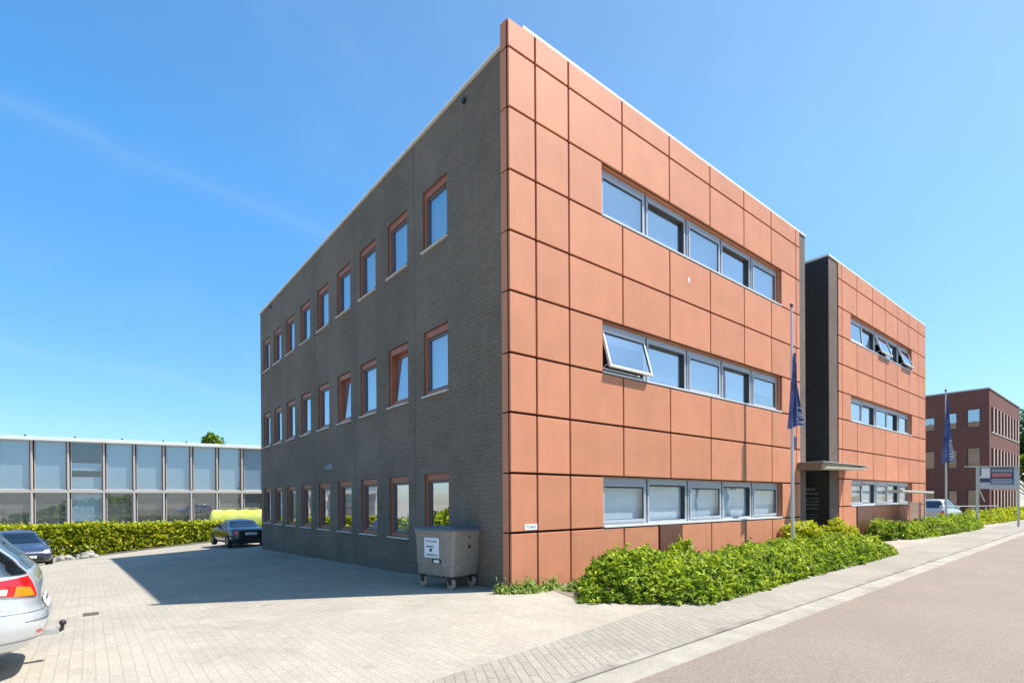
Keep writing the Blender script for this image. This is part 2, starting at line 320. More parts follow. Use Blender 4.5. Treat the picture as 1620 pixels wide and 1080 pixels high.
def strip(name, lo, hi, z, m, x0=-300, x1=320, zz=None):
    b = MB(); X = [x0, -120, -50, -20]+list(range(-10, 40, 2))+[50, 80, 150, x1]
    b.grid([[(x, lo(x), z) for x in X], [(x, hi(x), z) for x in X]]); return struct(b.build(name, m))
strip('road', lambda x: edge_asph(x)-7.2, edge_asph, .006, 'asphalt')
strip('gutter', edge_asph, lambda x: edge_asph(x)+.34, .006, 'gutter')
kb = MB()
xx = -12.0
while xx < 60:
    e = lambda x: edge_asph(x)+.345
    a, c2 = xx+.004, xx+.994
    n = len(kb.v)
    for z in (0, .022):
        kb.v += [(a, e(a), z), (c2, e(c2), z), (c2, e(c2)+.1, z), (a, e(a)+.1, z)]
    for f in ((4, 5, 6, 7), (0, 1, 5, 4), (1, 2, 6, 5), (2, 3, 7, 6), (3, 0, 4, 7)): kb.f.append(tuple(n+i for i in f)); kb.mi.append(0)
    xx += 1.0
struct(kb.build('kerb', 'kerbm'))
sw = MB(); X = [-14]+[x for x in range(-12, 62, 1)]
lo = lambda x: edge_asph(x)+.46
hi = lambda x: edge_asph(x)+.46+min(1.5, .5+max(0, x+6)*.12)
sw.grid([[(x, lo(x), .005) for x in X], [(x, hi(x), .005) for x in X]]); struct(sw.build('sidewalk', 'sidewalk'))
fs = strip('far_verge', lambda x: edge_asph(x)-60, lambda x: edge_asph(x)-7.25, .004, 'soil')

# ---------------------------------------------------------------- foliage
def leaves_obj(name, m, pts, size, parent=None, flat=.5, var=None, sizes=None, aspect=1.7):
    n = len(pts); pts = np.asarray(pts); d = rng.normal(size=(n, 3)); d[:, 2] = np.abs(d[:, 2])*1.2+.2; d /= np.linalg.norm(d, axis=1)[:, None]
    t = rng.normal(size=(n, 3)); t -= (t*d).sum(1)[:, None]*d; t /= np.linalg.norm(t, axis=1)[:, None]; b = np.cross(d, t)
    s = size*(.6+.8*rng.random(n))[:, None] if sizes is None else sizes[:, None]
    fold = d*s*.18
    v = np.empty((n, 6, 3)); L1 = t*s*aspect*.5; B1 = b*s*.5
    v[:, 0] = pts-L1; v[:, 1] = pts+B1*.9-L1*.25+fold; v[:, 2] = pts+B1*.8+L1*.35+fold; v[:, 3] = pts+L1; v[:, 4] = pts-B1*.8+L1*.35+fold; v[:, 5] = pts-B1*.9-L1*.25+fold
    idx = np.arange(n)[:, None]*6
    f = np.concatenate([idx+np.array([0, 1, 2, 3]), idx+np.array([0, 3, 4, 5])], 1).reshape(-1)
    me = bpy.data.meshes.new(name); me.vertices.add(n*6); me.vertices.foreach_set('co', v.reshape(-1))
    me.loops.add(len(f)); me.loops.foreach_set('vertex_index', f.astype(np.int32)); me.polygons.add(n*2)
    me.polygons.foreach_set('loop_start', np.arange(0, len(f), 4, dtype=np.int32)); me.polygons.foreach_set('loop_total', np.full(n*2, 4, dtype=np.int32))
    me.update(calc_edges=True)
    at = me.attributes.new('leafvar', 'FLOAT', 'FACE'); vv = np.clip(rng.normal(.5, .22, n) if var is None else var, 0, 1); at.data.foreach_set('value', np.repeat(vv, 2).astype(np.float32))
    me.materials.append(M[m]); o = bpy.data.objects.new(name, me); COL.objects.link(o)
    if parent is not None: o.parent = parent
    return o
def inpoly(x, y, P):
    c = np.zeros(len(x), bool); n = len(P)
    for i in range(n):
        x0, y0 = P[i]; x1, y1 = P[(i+1) % n]
        k = ((y0 > y) != (y1 > y)) & (x < (x1-x0)*(y-y0)/(y1-y0+1e-12)+x0); c ^= k
    return c
def polydist(x, y, P):
    d = np.full(len(x), 1e9); n = len(P)
    for i in range(n):
        a = np.array(P[i]); b = np.array(P[(i+1) % n]); ab = b-a; t = np.clip(((x-a[0])*ab[0]+(y-a[1])*ab[1])/(ab@ab), 0, 1)
        d = np.minimum(d, np.hypot(x-a[0]-t*ab[0], y-a[1]-t*ab[1]))
    return d
def smoothn(x, y, seed, k=1.3):
    r = np.random.default_rng(seed); o = 0
    for i in range(6):
        a = r.random()*6.28; f = k*(.6+r.random()*2.2); o = o+np.sin((x*np.cos(a)+y*np.sin(a))*f+r.random()*6.28)
    return o/6
def hedge(name, P, height, n, size, m, label, cat='hedge', group=None, edge=.45, seed=1, rough=.22, base=gh, twigs=60, hfun=None):
    xs = [p[0] for p in P]; ys = [p[1] for p in P]; pts = []; var = []
    r = np.random.default_rng(seed); got = 0
    while got < n:
        x = r.uniform(min(xs)-.1, max(xs)+.1, n); y = r.uniform(min(ys)-.1, max(ys)+.1, n); k = inpoly(x, y, P); x = x[k]; y = y[k]
        d = polydist(x, y, P); H = (height if hfun is None else hfun(x, y))*(1+rough*smoothn(x, y, seed)+rough*.6*smoothn(x, y, seed+5, 5))
        top = H*np.clip(np.sqrt(np.clip(d/edge, 0, 1)), .15, 1)
        u = r.random(len(x)); z = top*(1-.55*u**1.5)
        e = r.random(len(x)) < np.clip(1.1-d/.5, 0, 1); z = np.where(e, top*r.random(len(x)), z)
        z = z+r.normal(0, .02, len(x))+np.where(r.random(len(x)) < .04, r.random(len(x))*.12, 0)
        zb = np.array([base(a, b) for a, b in zip(x, y)])
        pts.append(np.stack([x+r.normal(0, .03, len(x)), y+r.normal(0, .03, len(x)), np.maximum(z, .02)+zb], 1))
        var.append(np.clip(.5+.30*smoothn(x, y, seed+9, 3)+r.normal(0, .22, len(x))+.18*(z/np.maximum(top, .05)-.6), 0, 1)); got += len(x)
    pts = np.concatenate(pts)[:n]; var = np.concatenate(var)[:n]
    # leaves gathered along short shoots, so that the outline is loose and gaps show
    ns = n//16; tip = pts[:ns]; dirn = r.normal(size=(ns, 3))*np.array([.55, .55, .35])+np.array([0, 0, .75]); dirn /= np.linalg.norm(dirn, axis=1)[:, None]
    ln = size*(2.2+3.2*r.random(ns)); nb_ = int(n*.8)//ns
    kk = np.repeat(np.arange(ns), nb_); tt = r.random(len(kk))
    sp = tip[kk]+dirn[kk]*((.45-tt)*ln[kk])[:, None]+r.normal(0, size*.42, (len(kk), 3)); sv = np.clip(var[kk]+.22*(.5-tt)+r.normal(0, .1, len(kk)), 0, 1)
    sp[:, 2] = np.maximum(sp[:, 2], tip[kk][:, 2]*0+np.minimum(tip[kk][:, 2], sp[:, 2]+.0))
    keep = n-int(n*.8); pts = np.concatenate([pts[-keep:], sp]); var = np.concatenate([var[-keep:]*.8, sv]); n = len(pts)
    root = thing(name, label, cat, group=group)
    leaves_obj('foliage', m, pts, size, root, var=var)
    b = MB()
    for i in range(twigs):
        q = pts[r.integers(n)]; z0 = base(q[0], q[1]); b.tube((q[0]+r.normal(0, .06), q[1]+r.normal(0, .06), z0), tuple(q), .006, .003, 5, caps=False)
    b.build('stems', 'bark', root)
    return root
def bush(name, c, rx, ry, h, n, size, m, label, seed=1, group=None, spikes=0):
    r = np.random.default_rng(seed); d = r.normal(size=(n, 3)); d /= np.linalg.norm(d, axis=1)[:, None]; rad = r.random(n)**.45
    lump = 1+.25*np.sin(d[:, 0]*5+seed)*np.cos(d[:, 1]*4)+.15*np.sin(d[:, 2]*9+d[:, 0]*7)
    p = d*(rad*lump)[:, None]*np.array([rx, ry, h*.55]); p[:, 2] = np.abs(p[:, 2]+h*.42); p += np.array(c)
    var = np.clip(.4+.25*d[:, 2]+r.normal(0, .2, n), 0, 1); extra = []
    for k in range(spikes):
        a = r.random()*6.28; q = np.array(c)+np.array([math.cos(a)*rx*.6*r.random(), math.sin(a)*ry*.6, h*.8]); hh = h*(.2+.25*r.random())
        for j in range(26): extra.append(q+np.array([r.normal(0, .03), r.normal(0, .03), hh*j/26]))
    if extra: p = np.concatenate([p, np.array(extra)]); var = np.concatenate([var, np.full(len(extra), .75)])
    root = thing(name, label, 'bush', group=group); leaves_obj('foliage', m, p, size, root, var=var)
    b = MB()
    for i in range(10): a = r.random()*6.28; b.tube(c, (c[0]+math.cos(a)*rx*.6, c[1]+math.sin(a)*ry*.6, c[2]+h*.6), .015, .005, 6, caps=False)
    b.build('stems', 'bark', root); return root
def tree(label, c, h, cr, n, size, m='leaf_tree', seed=1, group=None, trunk=.22, cz=.62, name='tree'):
    r = np.random.default_rng(seed); root = thing(name, label, 'tree', loc=c, group=group)
    b = MB(); th = h*.55; b.tube((0, 0, -.1), (.1, .05, th*.5), trunk, trunk*.8, 10); b.tube((.1, .05, th*.5), (.05, 0, h*.8), trunk*.8, trunk*.2, 8)
    cl = []
    for i in range(16):
        a = r.random()*6.28; zz = h*(cz-.25+.55*r.random()); rr = cr*(.35+.5*r.random())*(1-.5*max(0, (zz/h-.7))/.3); q = (math.cos(a)*rr, math.sin(a)*rr, zz); cl.append(q); b.tube((.05, 0, h*(.25+.3*r.random())), q, trunk*.3, .02, 6)
    b.build('trunk', 'bark', root, smooth=True)
    cl.append((0, 0, h*.85)); cl.append((0, 0, h*.6)); cl = np.array(cl); k = r.integers(len(cl), size=n); d = r.normal(size=(n, 3)); d /= np.linalg.norm(d, axis=1)[:, None]
    p = cl[k]+d*(r.random(n)**.4)[:, None]*cr*np.array([.48, .48, .36])*(.7+.5*np.sin(k*1.7))[:, None]
    p = p[p[:, 2] > h*.15]; var = np.clip(.45+.2*(k[:len(p)] % 5-2)/2+r.normal(0, .15, len(p)), 0, 1)
    leaves_obj('crown', m, p, size, root, var=var); return root

# ---------------------------------------------------------------- walls with openings
def wall_holes(mb, fr, u0, u1, v0, v1, holes, depth, m, mrev=None):
    """fr(u,v,w): w=0 outer face, w=depth inside; holes (ua,ub,va,vb)"""
    us = sorted({u0, u1, *[h[0] for h in holes], *[h[1] for h in holes]}); vs = sorted({v0, v1, *[h[2] for h in holes], *[h[3] for h in holes]})
    for i in range(len(us)-1):
        for j in range(len(vs)-1):
            cu, cv = (us[i]+us[i+1])/2, (vs[j]+vs[j+1])/2
            if any(h[0] < cu < h[1] and h[2] < cv < h[3] for h in holes): continue
            mb.poly([fr(us[i], vs[j], 0), fr(us[i+1], vs[j], 0), fr(us[i+1], vs[j+1], 0), fr(us[i], vs[j+1], 0)], m)
    for a, b, c, d in holes:
        for p, q in (((a, c), (a, d)), ((b, c), (b, d)), ((a, c), (b, c)), ((a, d), (b, d))):
            mb.poly([fr(p[0], p[1], 0), fr(q[0], q[1], 0), fr(q[0], q[1], depth), fr(p[0], p[1], depth)], mrev or m)
def ring(mb, fr, a, b, c, d, wl, wr, wb, wt, w0, w1, m=None):
    """rectangular frame ring between w0 and w1"""
    mb.obox(fr, (a, c, w0), (a+wl, d, w1), m); mb.obox(fr, (b-wr, c, w0), (b, d, w1), m)
    mb.obox(fr, (a+wl, c, w0), (b-wr, c+wb, w1), m); mb.obox(fr, (a+wl, d-wt, w0), (b-wr, d, w1), m)

# ================================================================= office building, near block
near = thing('office_building', 'large near block of the office with dark brick side and terracotta panel front', 'building')
rows1 = dict(t=10.56, a=10.044, b=8.94, c=7.79, d=6.67, e=5.56, f=4.413, g=3.31, h=2.183, i=1.071, j=-.04)
RT = 10.14  # brick wall top
yr = [2.155, 3.989, 5.798, 7.566, 9.369, 11.19, 12.99, 14.75, 16.456]
lv = [(.775, 2.292), (4.09, 5.57), (7.42, 8.80)]
holes = []
for z0, z1 in lv:
    for y in yr: holes.append((y, y+1.06, z0, z1))
frX = lambda u, v, w: (0.03+w, u, v)        # side wall, u=y v=z
w = MB()
wall_holes(w, frX, .22, 18.0, -.7, RT, holes, .22, 'brick')
w.poly([(.03, 18, -.7), (12.9, 18, -.7), (12.9, 18, RT), (.03, 18, RT)], 'brick_x')
w.poly([(12.94, .03, -.7), (12.94, 18, -.7), (12.94, 18, RT+.42), (12.94, .03, RT+.42)], 'brick')
w.poly([(12.48, .03, -.1), (12.94, .03, -.1), (12.94, .03, 10.56), (12.48, .03, 10.56)], 'brick_x')
w.build('wall', None, near)
jt = MB()
for y in (4.36-.75, 8.1, 12.05, 15.4):
    pass
def ypx(px):
    d = ray(px, 600); return CP.y+d.y*(0-CP.x)/d.x
for px in (654.6, 560, 496.5):
    y = ypx(px); jt.box((.02, y-.009, -.5), (.034, y+.009, RT))
jt.build('expansion_joint', mat('joint sealant', (.14, .135, .13), .7), near)
rf = MB(); rf.box((.06, .25, RT-.25), (12.9, 17.95, RT-.15)); rf.build('roof', 'roof', near)
cp = MB(); cp.box((-.03, .21, RT), (.3, 18.04, RT+.055)); cp.box((.3, 17.7, RT), (12.9, 18.04, RT+.055)); cp.build('roof_coping', 'white_coping', near, bevel=.008)
cp = MB(); cp.box((.38, .0, 10.562), (12.98, .34, 10.625)); cp.build('roof_coping', 'white_coping', near, bevel=.008)
# small overflow outlets
for px, py in ((733.5, 159), (427.5, 485)):
    d = ray(px, py); t = (0-CP.x)/d.x; y, z = CP.y+d.y*t, CP.z+d.z*t
    o = MB(); o.tube((-.02, y, z), (.06, y, z), .06, n=14); o.build('overflow_outlet', 'black', near)

# brick-side windows
def side_window(y0, y1, z0, z1, tilt=0, curtain='blind', clear=False, bottomgap=0.0):
    fr = lambda u, v, w: (.03+w, u, v)
    m = MB(); ring(m, fr, y0+.002, y1-.002, z0+.002, z1-.002, .085, .085, .09, .15, .045, .2); f = m.build('window', 'wood', near, bevel=.004)
    s = MB(); s.box((-.03, y0-.03, z0-.038), (.17, y1+.03, z0-.002)); s.build('sill', 'sill', f, bevel=.006)
    ya, yb, za, zb = y0+.087, y1-.087, z0+.094, z1-.154
    piv = Vector((.155, 0, za))
    def tf(u, v, w):
        p = Vector((.03+w, u, v)); q = p-piv; c, s_ = math.cos(tilt), math.sin(tilt)
        return (piv.x+q.x*c+q.z*s_, p.y, piv.z-q.x*s_+q.z*c)
    sm = MB(); ring(sm, tf, ya, yb, za, zb, *((.05, .05, .05, .055) if not tilt else (.035, .035, .06, .035)), .085 if not tilt else .10, .15)
    sm.build('sash', 'wood' if tilt else 'sash', f, bevel=.003)
    gl = MB(); gl.poly([tf(ya+.03, za+.03, .115), tf(yb-.03, za+.03, .115), tf(yb-.03, zb-.03, .115), tf(ya+.03, zb-.03, .115)])
    gl.build('pane', 'glass_low' if clear else 'glass', f)
    bl = MB()
    if curtain:
        zc = za+(zb-za)*bottomgap
        bl.box((.24, y0+.01, zc), (.245, y1-.01, z1)); bl.build('blind', curtain, f)
    return f
random.seed(3)
for r, (z0, z1) in enumerate(lv):
    for i, y in enumerate(yr):
        if r == 0:
            side_window(y, y+1.06, z0, z1, curtain='blind', bottomgap=[.78, .0, .3, .5, .2, .35, .0, .4, .1][i])
        else:
            side_window(y, y+1.06, z0, z1, tilt=R(4) if (r == 1 and i in (1, 3)) else 0, bottomgap=0)
# dark sheet behind the windows, room shade put into its colour
it = MB(); it.box((.9, .5, -.3), (1.0, 17.5, 10.0)); it.build('dark_backing', 'room_dark', near)
# wall lamp
d = ray(522, 738); t = (0-CP.x)/d.x; ly, lz = CP.y+d.y*t, CP.z+d.z*t
lm = MB(); lm.box((-.02, ly-.13, lz-.1), (.04, ly+.13, lz+.12), 'alu'); lm.poly([(-.02, ly-.13, lz+.12), (-.2, ly-.12, lz-.02), (-.2, ly+.12, lz-.02), (-.02, ly+.13, lz+.12)], 'sash')
lm.poly([(-.2, ly-.12, lz-.02), (-.2, ly+.12, lz-.02), (-.02, ly+.13, lz-.1), (-.02, ly-.13, lz-.1)], 'clearlens')
lm.poly([(-.02, ly-.13, lz+.12), (-.2, ly-.12, lz-.02), (-.02, ly-.13, lz-.1)], 'alu'); lm.poly([(-.02, ly+.13, lz+.12), (-.2, ly+.12, lz-.02), (-.02, ly+.13, lz-.1)], 'alu')
lm.build('wall_lamp', None, near)

# terracotta cladding
def cladding(parent, rows, order, cols, band, bands, win, xe, ground_cols=None, zj=-.04, thick=.05, edge_wrap=None):
    m = MB(); gp = .023
    def pan(x0, x1, z0, z1):
        m.box((x0+gp, 0, z0+gp), (x1-gp, thick, z1-gp))
    for k in range(len(order)-1):
        zt, zb = rows[order[k]], rows[order[k+1]]
        if order[k] in bands:
            cc = band
            for a, b in cc: pan(a, b, zb, zt)
        else:
            cc = ground_cols if (order[k] == 'i' and ground_cols) else [(cols[q], cols[q+1]) for q in range(len(cols)-1)]
            for a, b in cc: pan(a, b, zb if order[k] != 'i' else zj, zt if order[k] != 't' else zt+gp)
    return m.build('cladding', 'panel', parent, bevel=.007)
cols1 = [0, .677, 1.577, 3.267, 5.06, 6.907, 8.728, 10.417, 12.17, 12.46]
WX0, WX1 = 2.6, 11.1
order = list('tabcdefghij')
cladding(near, rows1, order, cols1, [(0, .677), (.677, 1.577), (1.577, WX0), (WX1, 12.17), (12.17, 12.46)], 'beh', None, 12.46,
         ground_cols=[(0, .677), (.677, 1.577), (1.577, 3.267), (3.267, 4.56), (5.52, 6.907), (6.907, 8.728), (8.728, 10.417), (10.417, 12.17), (12.17, 12.46)])
bp_ = MB(); bp_.box((4.60, -.012, -.04), (5.5, .05, 1.06)); bp_.build('shadow_panel', 'shadow_brown', near, bevel=.004)  # cast shadow below the window, built as a dark sheet
bk = MB()
frY = lambda u, v, w: (u, .052+w, v)
H1 = [(WX0+.0, WX1, rows1[k2], rows1[k1]) for k1, k2 in ('bc', 'ef', 'hi')]
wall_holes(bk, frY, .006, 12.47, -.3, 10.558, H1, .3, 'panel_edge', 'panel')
bk.box((.006, .052, 10.0), (.012, .2, 10.55))
bk.build('cladding_backing', None, near)
# side return of the front slab (terracotta edge)
ed = MB()
for k in range(len(order)-1):
    ed.box((0.0, .052, rows1[order[k+1]]+.013 if order[k+1] != 'j' else -.3), (.018, .225, rows1[order[k]]-(.013 if k else -.0)))
ed.build('cladding_return', 'panel', near, bevel=.003)
ep = MB(); ep.box((.02, .16, -.3), (12.4, .2, 1.0)); 
# window bands on the front
def band_unit(parent, x0, x1, z0, z1, kind, openang=0, blind='blind', blindfrac=1.0, y=.15, clear=False):
    fr = lambda u, v, w: (u, y+w, v)
    m = MB(); ring(m, fr, x0+.034, x1-.034, z0+.045, z1-.02, .062, .062, .055, .13, 0, .11); f = m.build('window', 'alu', parent, bevel=.003)
    k = MB(); k.box((x1-.034, y+.085, z0+.045), (x1+.034, y+.105, z1-.02)); k.build('mullion_gap', 'alu_dark', f)
    a, b, c, d = x0+.098, x1-.098, z0+.102, z1-.152
    piv = Vector((0, y-.01, d))
    def tf(u, v, w):
        q = Vector((0, y+w, v))-piv; cs, sn = math.cos(openang), math.sin(openang)
        return (u, piv.y+q.y*cs+q.z*sn, piv.z-q.y*sn+q.z*cs)
    if kind == 'sash' or openang:
        s = MB(); ring(s, tf, a, b, c, d, .055, .055, .055, .055, -.025, .03); s.build('sash', 'alu_white' if openang else 'alu', f, bevel=.003)
        r2 = MB(); ring(r2, tf, a+.055, b-.055, c+.055, d-.055, .012, .012, .012, .035, -.012, .02); r2.build('seal', 'alu_dark', f)
        ga, gb, gc, gd = a+.06, b-.06, c+.06, d-.06
        if openang:
            r3 = MB(); ring(r3, fr, a, b, c, d, .03, .03, .04, .03, .03, .08); r3.build('inner_frame', 'alu_dark', f)
            arm = MB()
            for u in (a+.03, b-.03):
                p = Vector(tf(u, c+.1, .02)); arm.tube((u, y+.05, c+.03), p, .012, n=6)
            arm.tube((a+.1, y+.05, c+.06), (b-.1, y+.05, c+.06), .02, n=6); arm.build('stay', 'galv', f)
    else:
        r2 = MB(); ring(r2, fr, a-.001, b+.001, c, d+.001, .018, .018, .012, .035, .015, .108); r2.build('seal', 'seal_shade', f)  # dark ring: glazing seal plus head and jamb shade put into its colour
        ga, gb, gc, gd = a+.015, b-.015, c+.01, d-.03
    gl = MB(); w0 = 0.0 if (kind == 'sash' or openang) else .095
    gl.poly([tf(ga, gc, w0), tf(gb, gc, w0), tf(gb, gd, w0), tf(ga, gd, w0)]); gl.build('pane', 'glass_low' if clear else 'glass', f)
    if blind:
        bl = MB(); zc = d-(d-c)*blindfrac-.03
        n = 40; X = [x0+.02+(x1-x0-.04)*q/n for q in range(n+1)]
        bl.grid([[(q, y+.13+.0025*math.sin(i*2.1), zz) for i, q in enumerate(X)] for zz in (zc, z1)]); bl.build('blind', blind, f)
    return f
def band(parent, x0, x1, z0, z1, kinds, opens, blinds, clear=False):
    s = MB(); s.box((x0+.003, -.012, z0+.001), (x1-.003, .26, z0+.044)); s.build('window_sill', 'alu_white', parent, bevel=.005)
    h = MB(); h.box((x0+.003, .16, z1-.019), (x1-.003, .26, z1-.001)); h.build('window_head', 'alu', parent)
    w = (x1-x0)/5
    for i in range(5):
        band_unit(parent, x0+i*w, x0+(i+1)*w, z0, z1, 'sash' if i % 2 == 0 else 'fix', openang=opens.get(i, 0), blindfrac=blinds[i], clear=clear)
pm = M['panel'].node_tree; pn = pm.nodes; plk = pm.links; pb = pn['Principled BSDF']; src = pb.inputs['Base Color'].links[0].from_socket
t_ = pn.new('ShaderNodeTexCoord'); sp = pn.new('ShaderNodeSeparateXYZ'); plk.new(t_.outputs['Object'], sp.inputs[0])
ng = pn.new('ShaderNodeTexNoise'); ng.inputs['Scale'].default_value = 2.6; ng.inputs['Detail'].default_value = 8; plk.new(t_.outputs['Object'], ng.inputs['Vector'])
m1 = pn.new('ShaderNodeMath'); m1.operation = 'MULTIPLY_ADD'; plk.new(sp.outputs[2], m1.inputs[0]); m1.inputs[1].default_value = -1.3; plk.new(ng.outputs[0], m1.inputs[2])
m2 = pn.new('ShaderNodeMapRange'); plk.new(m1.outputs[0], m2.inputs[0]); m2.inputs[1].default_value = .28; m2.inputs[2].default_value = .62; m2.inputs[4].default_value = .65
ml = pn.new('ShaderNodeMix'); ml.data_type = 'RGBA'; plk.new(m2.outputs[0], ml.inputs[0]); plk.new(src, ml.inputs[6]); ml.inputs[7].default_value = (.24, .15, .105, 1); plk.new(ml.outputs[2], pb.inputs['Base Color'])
band(near, WX0, WX1, rows1['c'], rows1['b'], 0, {}, [1, 1, 1, 1, 1])
band(near, WX0, WX1, rows1['f'], rows1['e'], 0, {0: R(16)}, [0.2, 1, 1, .9, .5])
band(near, WX0, WX1, rows1['i'], rows1['h'], 0, {}, [1, 1, 1, 1, 1], clear=True)
ip = MB(); ip.box((1.3, .9, -.2), (12.4, 1.0, 10.0)); ip.build('dark_backing', 'room_dark', near)
# number tile and graffiti tile
nm = MB(); nm.box((.34, -.008, 1.115), (.655, .0, 1.225)); pl = nm.build('number_sign', 'paper', near)
text_mesh('72 46 8', 'lettering', .075, 'ink', pl, Matrix.Translation((.495, -.0095, 1.17)) @ Matrix.Rotation(R(90), 4, 'X'))
st = MB(); q_ = CP+ray(1090, 443)*((0-CP.y)/ray(1090, 443).y)
st.poly([(q_.x-.04, -.004, q_.z-.05), (q_.x+.01, -.004, q_.z-.08), (q_.x+.03, -.004, q_.z+.03), (q_.x+.05, -.004, q_.z+.09), (q_.x, -.004, q_.z+.04), (q_.x-.05, -.004, q_.z+.08)]); st.build('white_mark', 'paper', near)
dp = MB(); dp.box((11.98, -.012, 3.36), (12.12, 0, 3.72)); dp.build('wall_notice', 'signnavy', near)

# ================================================================= far block
far = thing('office_building', 'second office block farther along the road, terracotta front with open top floor windows', 'building')
rows2 = dict(t=10.50, a=9.927, b=8.871, c=7.801, d=6.752, e=5.703, f=4.685, g=3.546, h=2.424, i=1.373, j=-.04)
cols2 = [15.79, 16.17, 17.73, 19.55, 21.18, 22.88, 24.62, 26.22, 27.39]
V0, V1 = 17.08, 25.06
cladding(far, rows2, order, cols2, [(15.79, 16.17), (16.17, V0), (V1, 26.22), (26.22, 27.39)], 'beh', None, 27.39,
         ground_cols=[(15.79, 16.17), (16.17, 17.6), (19.62, 21.18), (21.18, 22.88), (22.88, 24.62), (24.62, 26.22), (26.22, 27.39)])
bp_ = MB(); bp_.box((17.7, -.012, -.04), (19.6, .05, 1.36)); bp_.build('shadow_panel', 'shadow_brown', far, bevel=.004)  # same painted shadow sheet on the second block
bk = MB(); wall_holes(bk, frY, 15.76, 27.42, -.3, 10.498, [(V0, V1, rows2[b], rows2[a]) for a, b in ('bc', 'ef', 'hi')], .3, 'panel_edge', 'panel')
bk.box((27.39, .0, -.1), (27.43, .3, 10.49), 'panel'); bk.build('cladding_backing', None, far)
w = MB(); w.poly([(14.97, .03, -.2), (14.97, 18, -.2), (14.97, 18, 10.5), (14.97, .03, 10.5)], 'recess_brick')
w.poly([(14.97, .03, -.2), (15.76, .03, -.2), (15.76, .03, 10.5), (14.97, .03, 10.5)], 'brick_x')
w.poly([(27.43, .03, -.2), (27.43, 18, -.2), (27.43, 18, 10.5), (27.43, .03, 10.5)], 'brick'); w.poly([(14.97, 18, -.2), (27.43, 18, -.2), (27.43, 18, 10.5), (14.97, 18, 10.5)], 'brick_x')
w.build('wall', None, far)
rf = MB(); rf.box((15, .3, 10.3), (27.4, 17.95, 10.4)); rf.build('roof', 'roof', far)
cp = MB(); cp.box((14.92, .0, 10.515), (27.47, .34, 10.58)); cp.box((14.92, .34, 10.515), (15.2, 18, 10.58)); cp.build('roof_coping', 'white_coping', far, bevel=.008)
band(far, V0, V1, rows2['c'], rows2['b'], 0, {0: R(5), 2: R(18), 4: R(18)}, [.2, 1, .3, 1, .2])
band(far, V0, V1, rows2['f'], rows2['e'], 0, {}, [1, .8, .2, .2, .2])
band(far, V0, V1, rows2['i'], rows2['h'], 0, {}, [.6, 1, 1, 1, 1], clear=True)
ip = MB(); ip.box((15.3, .9, -.2), (27.3, 1.0, 10.0)); ip.build('dark_backing', 'room_dark', far)
# link between the blocks
lk = MB(); lk.box((12.95, 3.2, -.1), (14.96, 3.4, 9.9), 'dark_glass_sign'); lk.build('entrance_glazing', None, near)
# black tenants' board on the side of the recess
sg = MB(); sg.box((14.93, .06, .0), (14.965, 2.2, 2.62)); sgo = sg.build('tenant_board', 'dark_glass_sign', far)
tx = MB(); random.seed(5)
for z, hgt, n in ((1.98, .10, 3), (1.83, .07, 4), (1.66, .05, 5), (1.55, .05, 5), (1.42, .07, 6), (1.28, .07, 6), (1.07, .045, 6), (.95, .045, 6), (.74, .05, 5), (.62, .05, 5), (.40, .05, 5), (.30, .05, 5)):
    y = 1.02-random.random()*.1; 
    for q in range(n*2):
        l = .03+random.random()*.05; tx.box((14.922, y-l, z), (14.928, y, z+hgt)); y -= l+.014
        if y < .42: break
tx.build('lettering', 'faint_text', sgo)
# canopy
cn = thing('entrance_canopy', 'thin bronze wedge canopy with painted sunlit strip over the recessed entrance', 'canopy')
FLx, FLy, FRx = 12.17, -.80, 16.55
zt, zb = 2.86, 2.60
m = MB()
top = [(FLx, -.02, zt), (FLx, FLy, zt), (FRx, FLy+.1, zt-.04), (FRx, -.02, zt-.04)]
bot = [(FLx+.03, -.02, zb+.02), (FLx+.12, FLy+.12, zb), (FRx-.15, FLy+.16, zt-.12), (FRx-.15, -.02, zt-.12)]
m.poly(top); m.poly(bot[::-1])
for i in range(4): j = (i+1) % 4; m.poly([top[i], bot[i], bot[j], top[j]])
m.build('canopy_slab', 'canopy', cn, bevel=.006)
m = MB(); m.box((FLx+.02, FLy+.01, zt), (FRx-.02, -.02, zt+.02)); m.build('canopy_flashing', 'coping_grey', cn)
m = MB(); m.poly([(FLx+.2, FLy+.06, zb+.03), (FRx-.35, FLy+.13, zt-.145), (FRx-.35, FLy+.02, zt-.085), (FLx+.2, FLy-.015, zb+.1)]); m.build('sunlit_strip', 'canopy_sunlit', cn, thick=.01)  # sunlight on the canopy edge, put into a pale strip

# second shelter on the right
sh = thing('side_canopy', 'thin white slab canopy standing by the far corner of the second block', 'canopy')
m = MB(); 
m.poly([(20.0, -.9, 2.02), (24.9, -.9, 1.99), (24.9, -.2, 1.99), (20.0, -.2, 2.02)]); m.poly([(20.0, -.9, 1.95), (24.7, -.9, 1.90), (24.7, -.2, 1.90), (20.0, -.2, 1.95)])
m.poly([(20.0, -.9, 2.02), (24.9, -.9, 1.99), (24.7, -.9, 1.90), (20, -.9, 1.95)]); m.poly([(20.0, -.2, 2.02), (24.9, -.2, 1.99), (24.7, -.2, 1.90), (20, -.2, 1.95)])
m.poly([(20, -.9, 2.02), (20, -.2, 2.02), (20, -.2, 1.95), (20, -.9, 1.95)]); m.poly([(24.9, -.9, 1.99), (24.9, -.2, 1.99), (24.7, -.2, 1.90), (24.7, -.9, 1.90)])
m.build('canopy_slab', 'mullion', sh)
m = MB(); m.box((23.6, -.84, 0), (23.66, -.78, 1.92)); m.build('post', 'galv', sh)
m = MB(); m.box((21.7, -.72, .25), (23.58, -.70, 1.5)); m.build('glass_screen', 'brown_glass', sh)

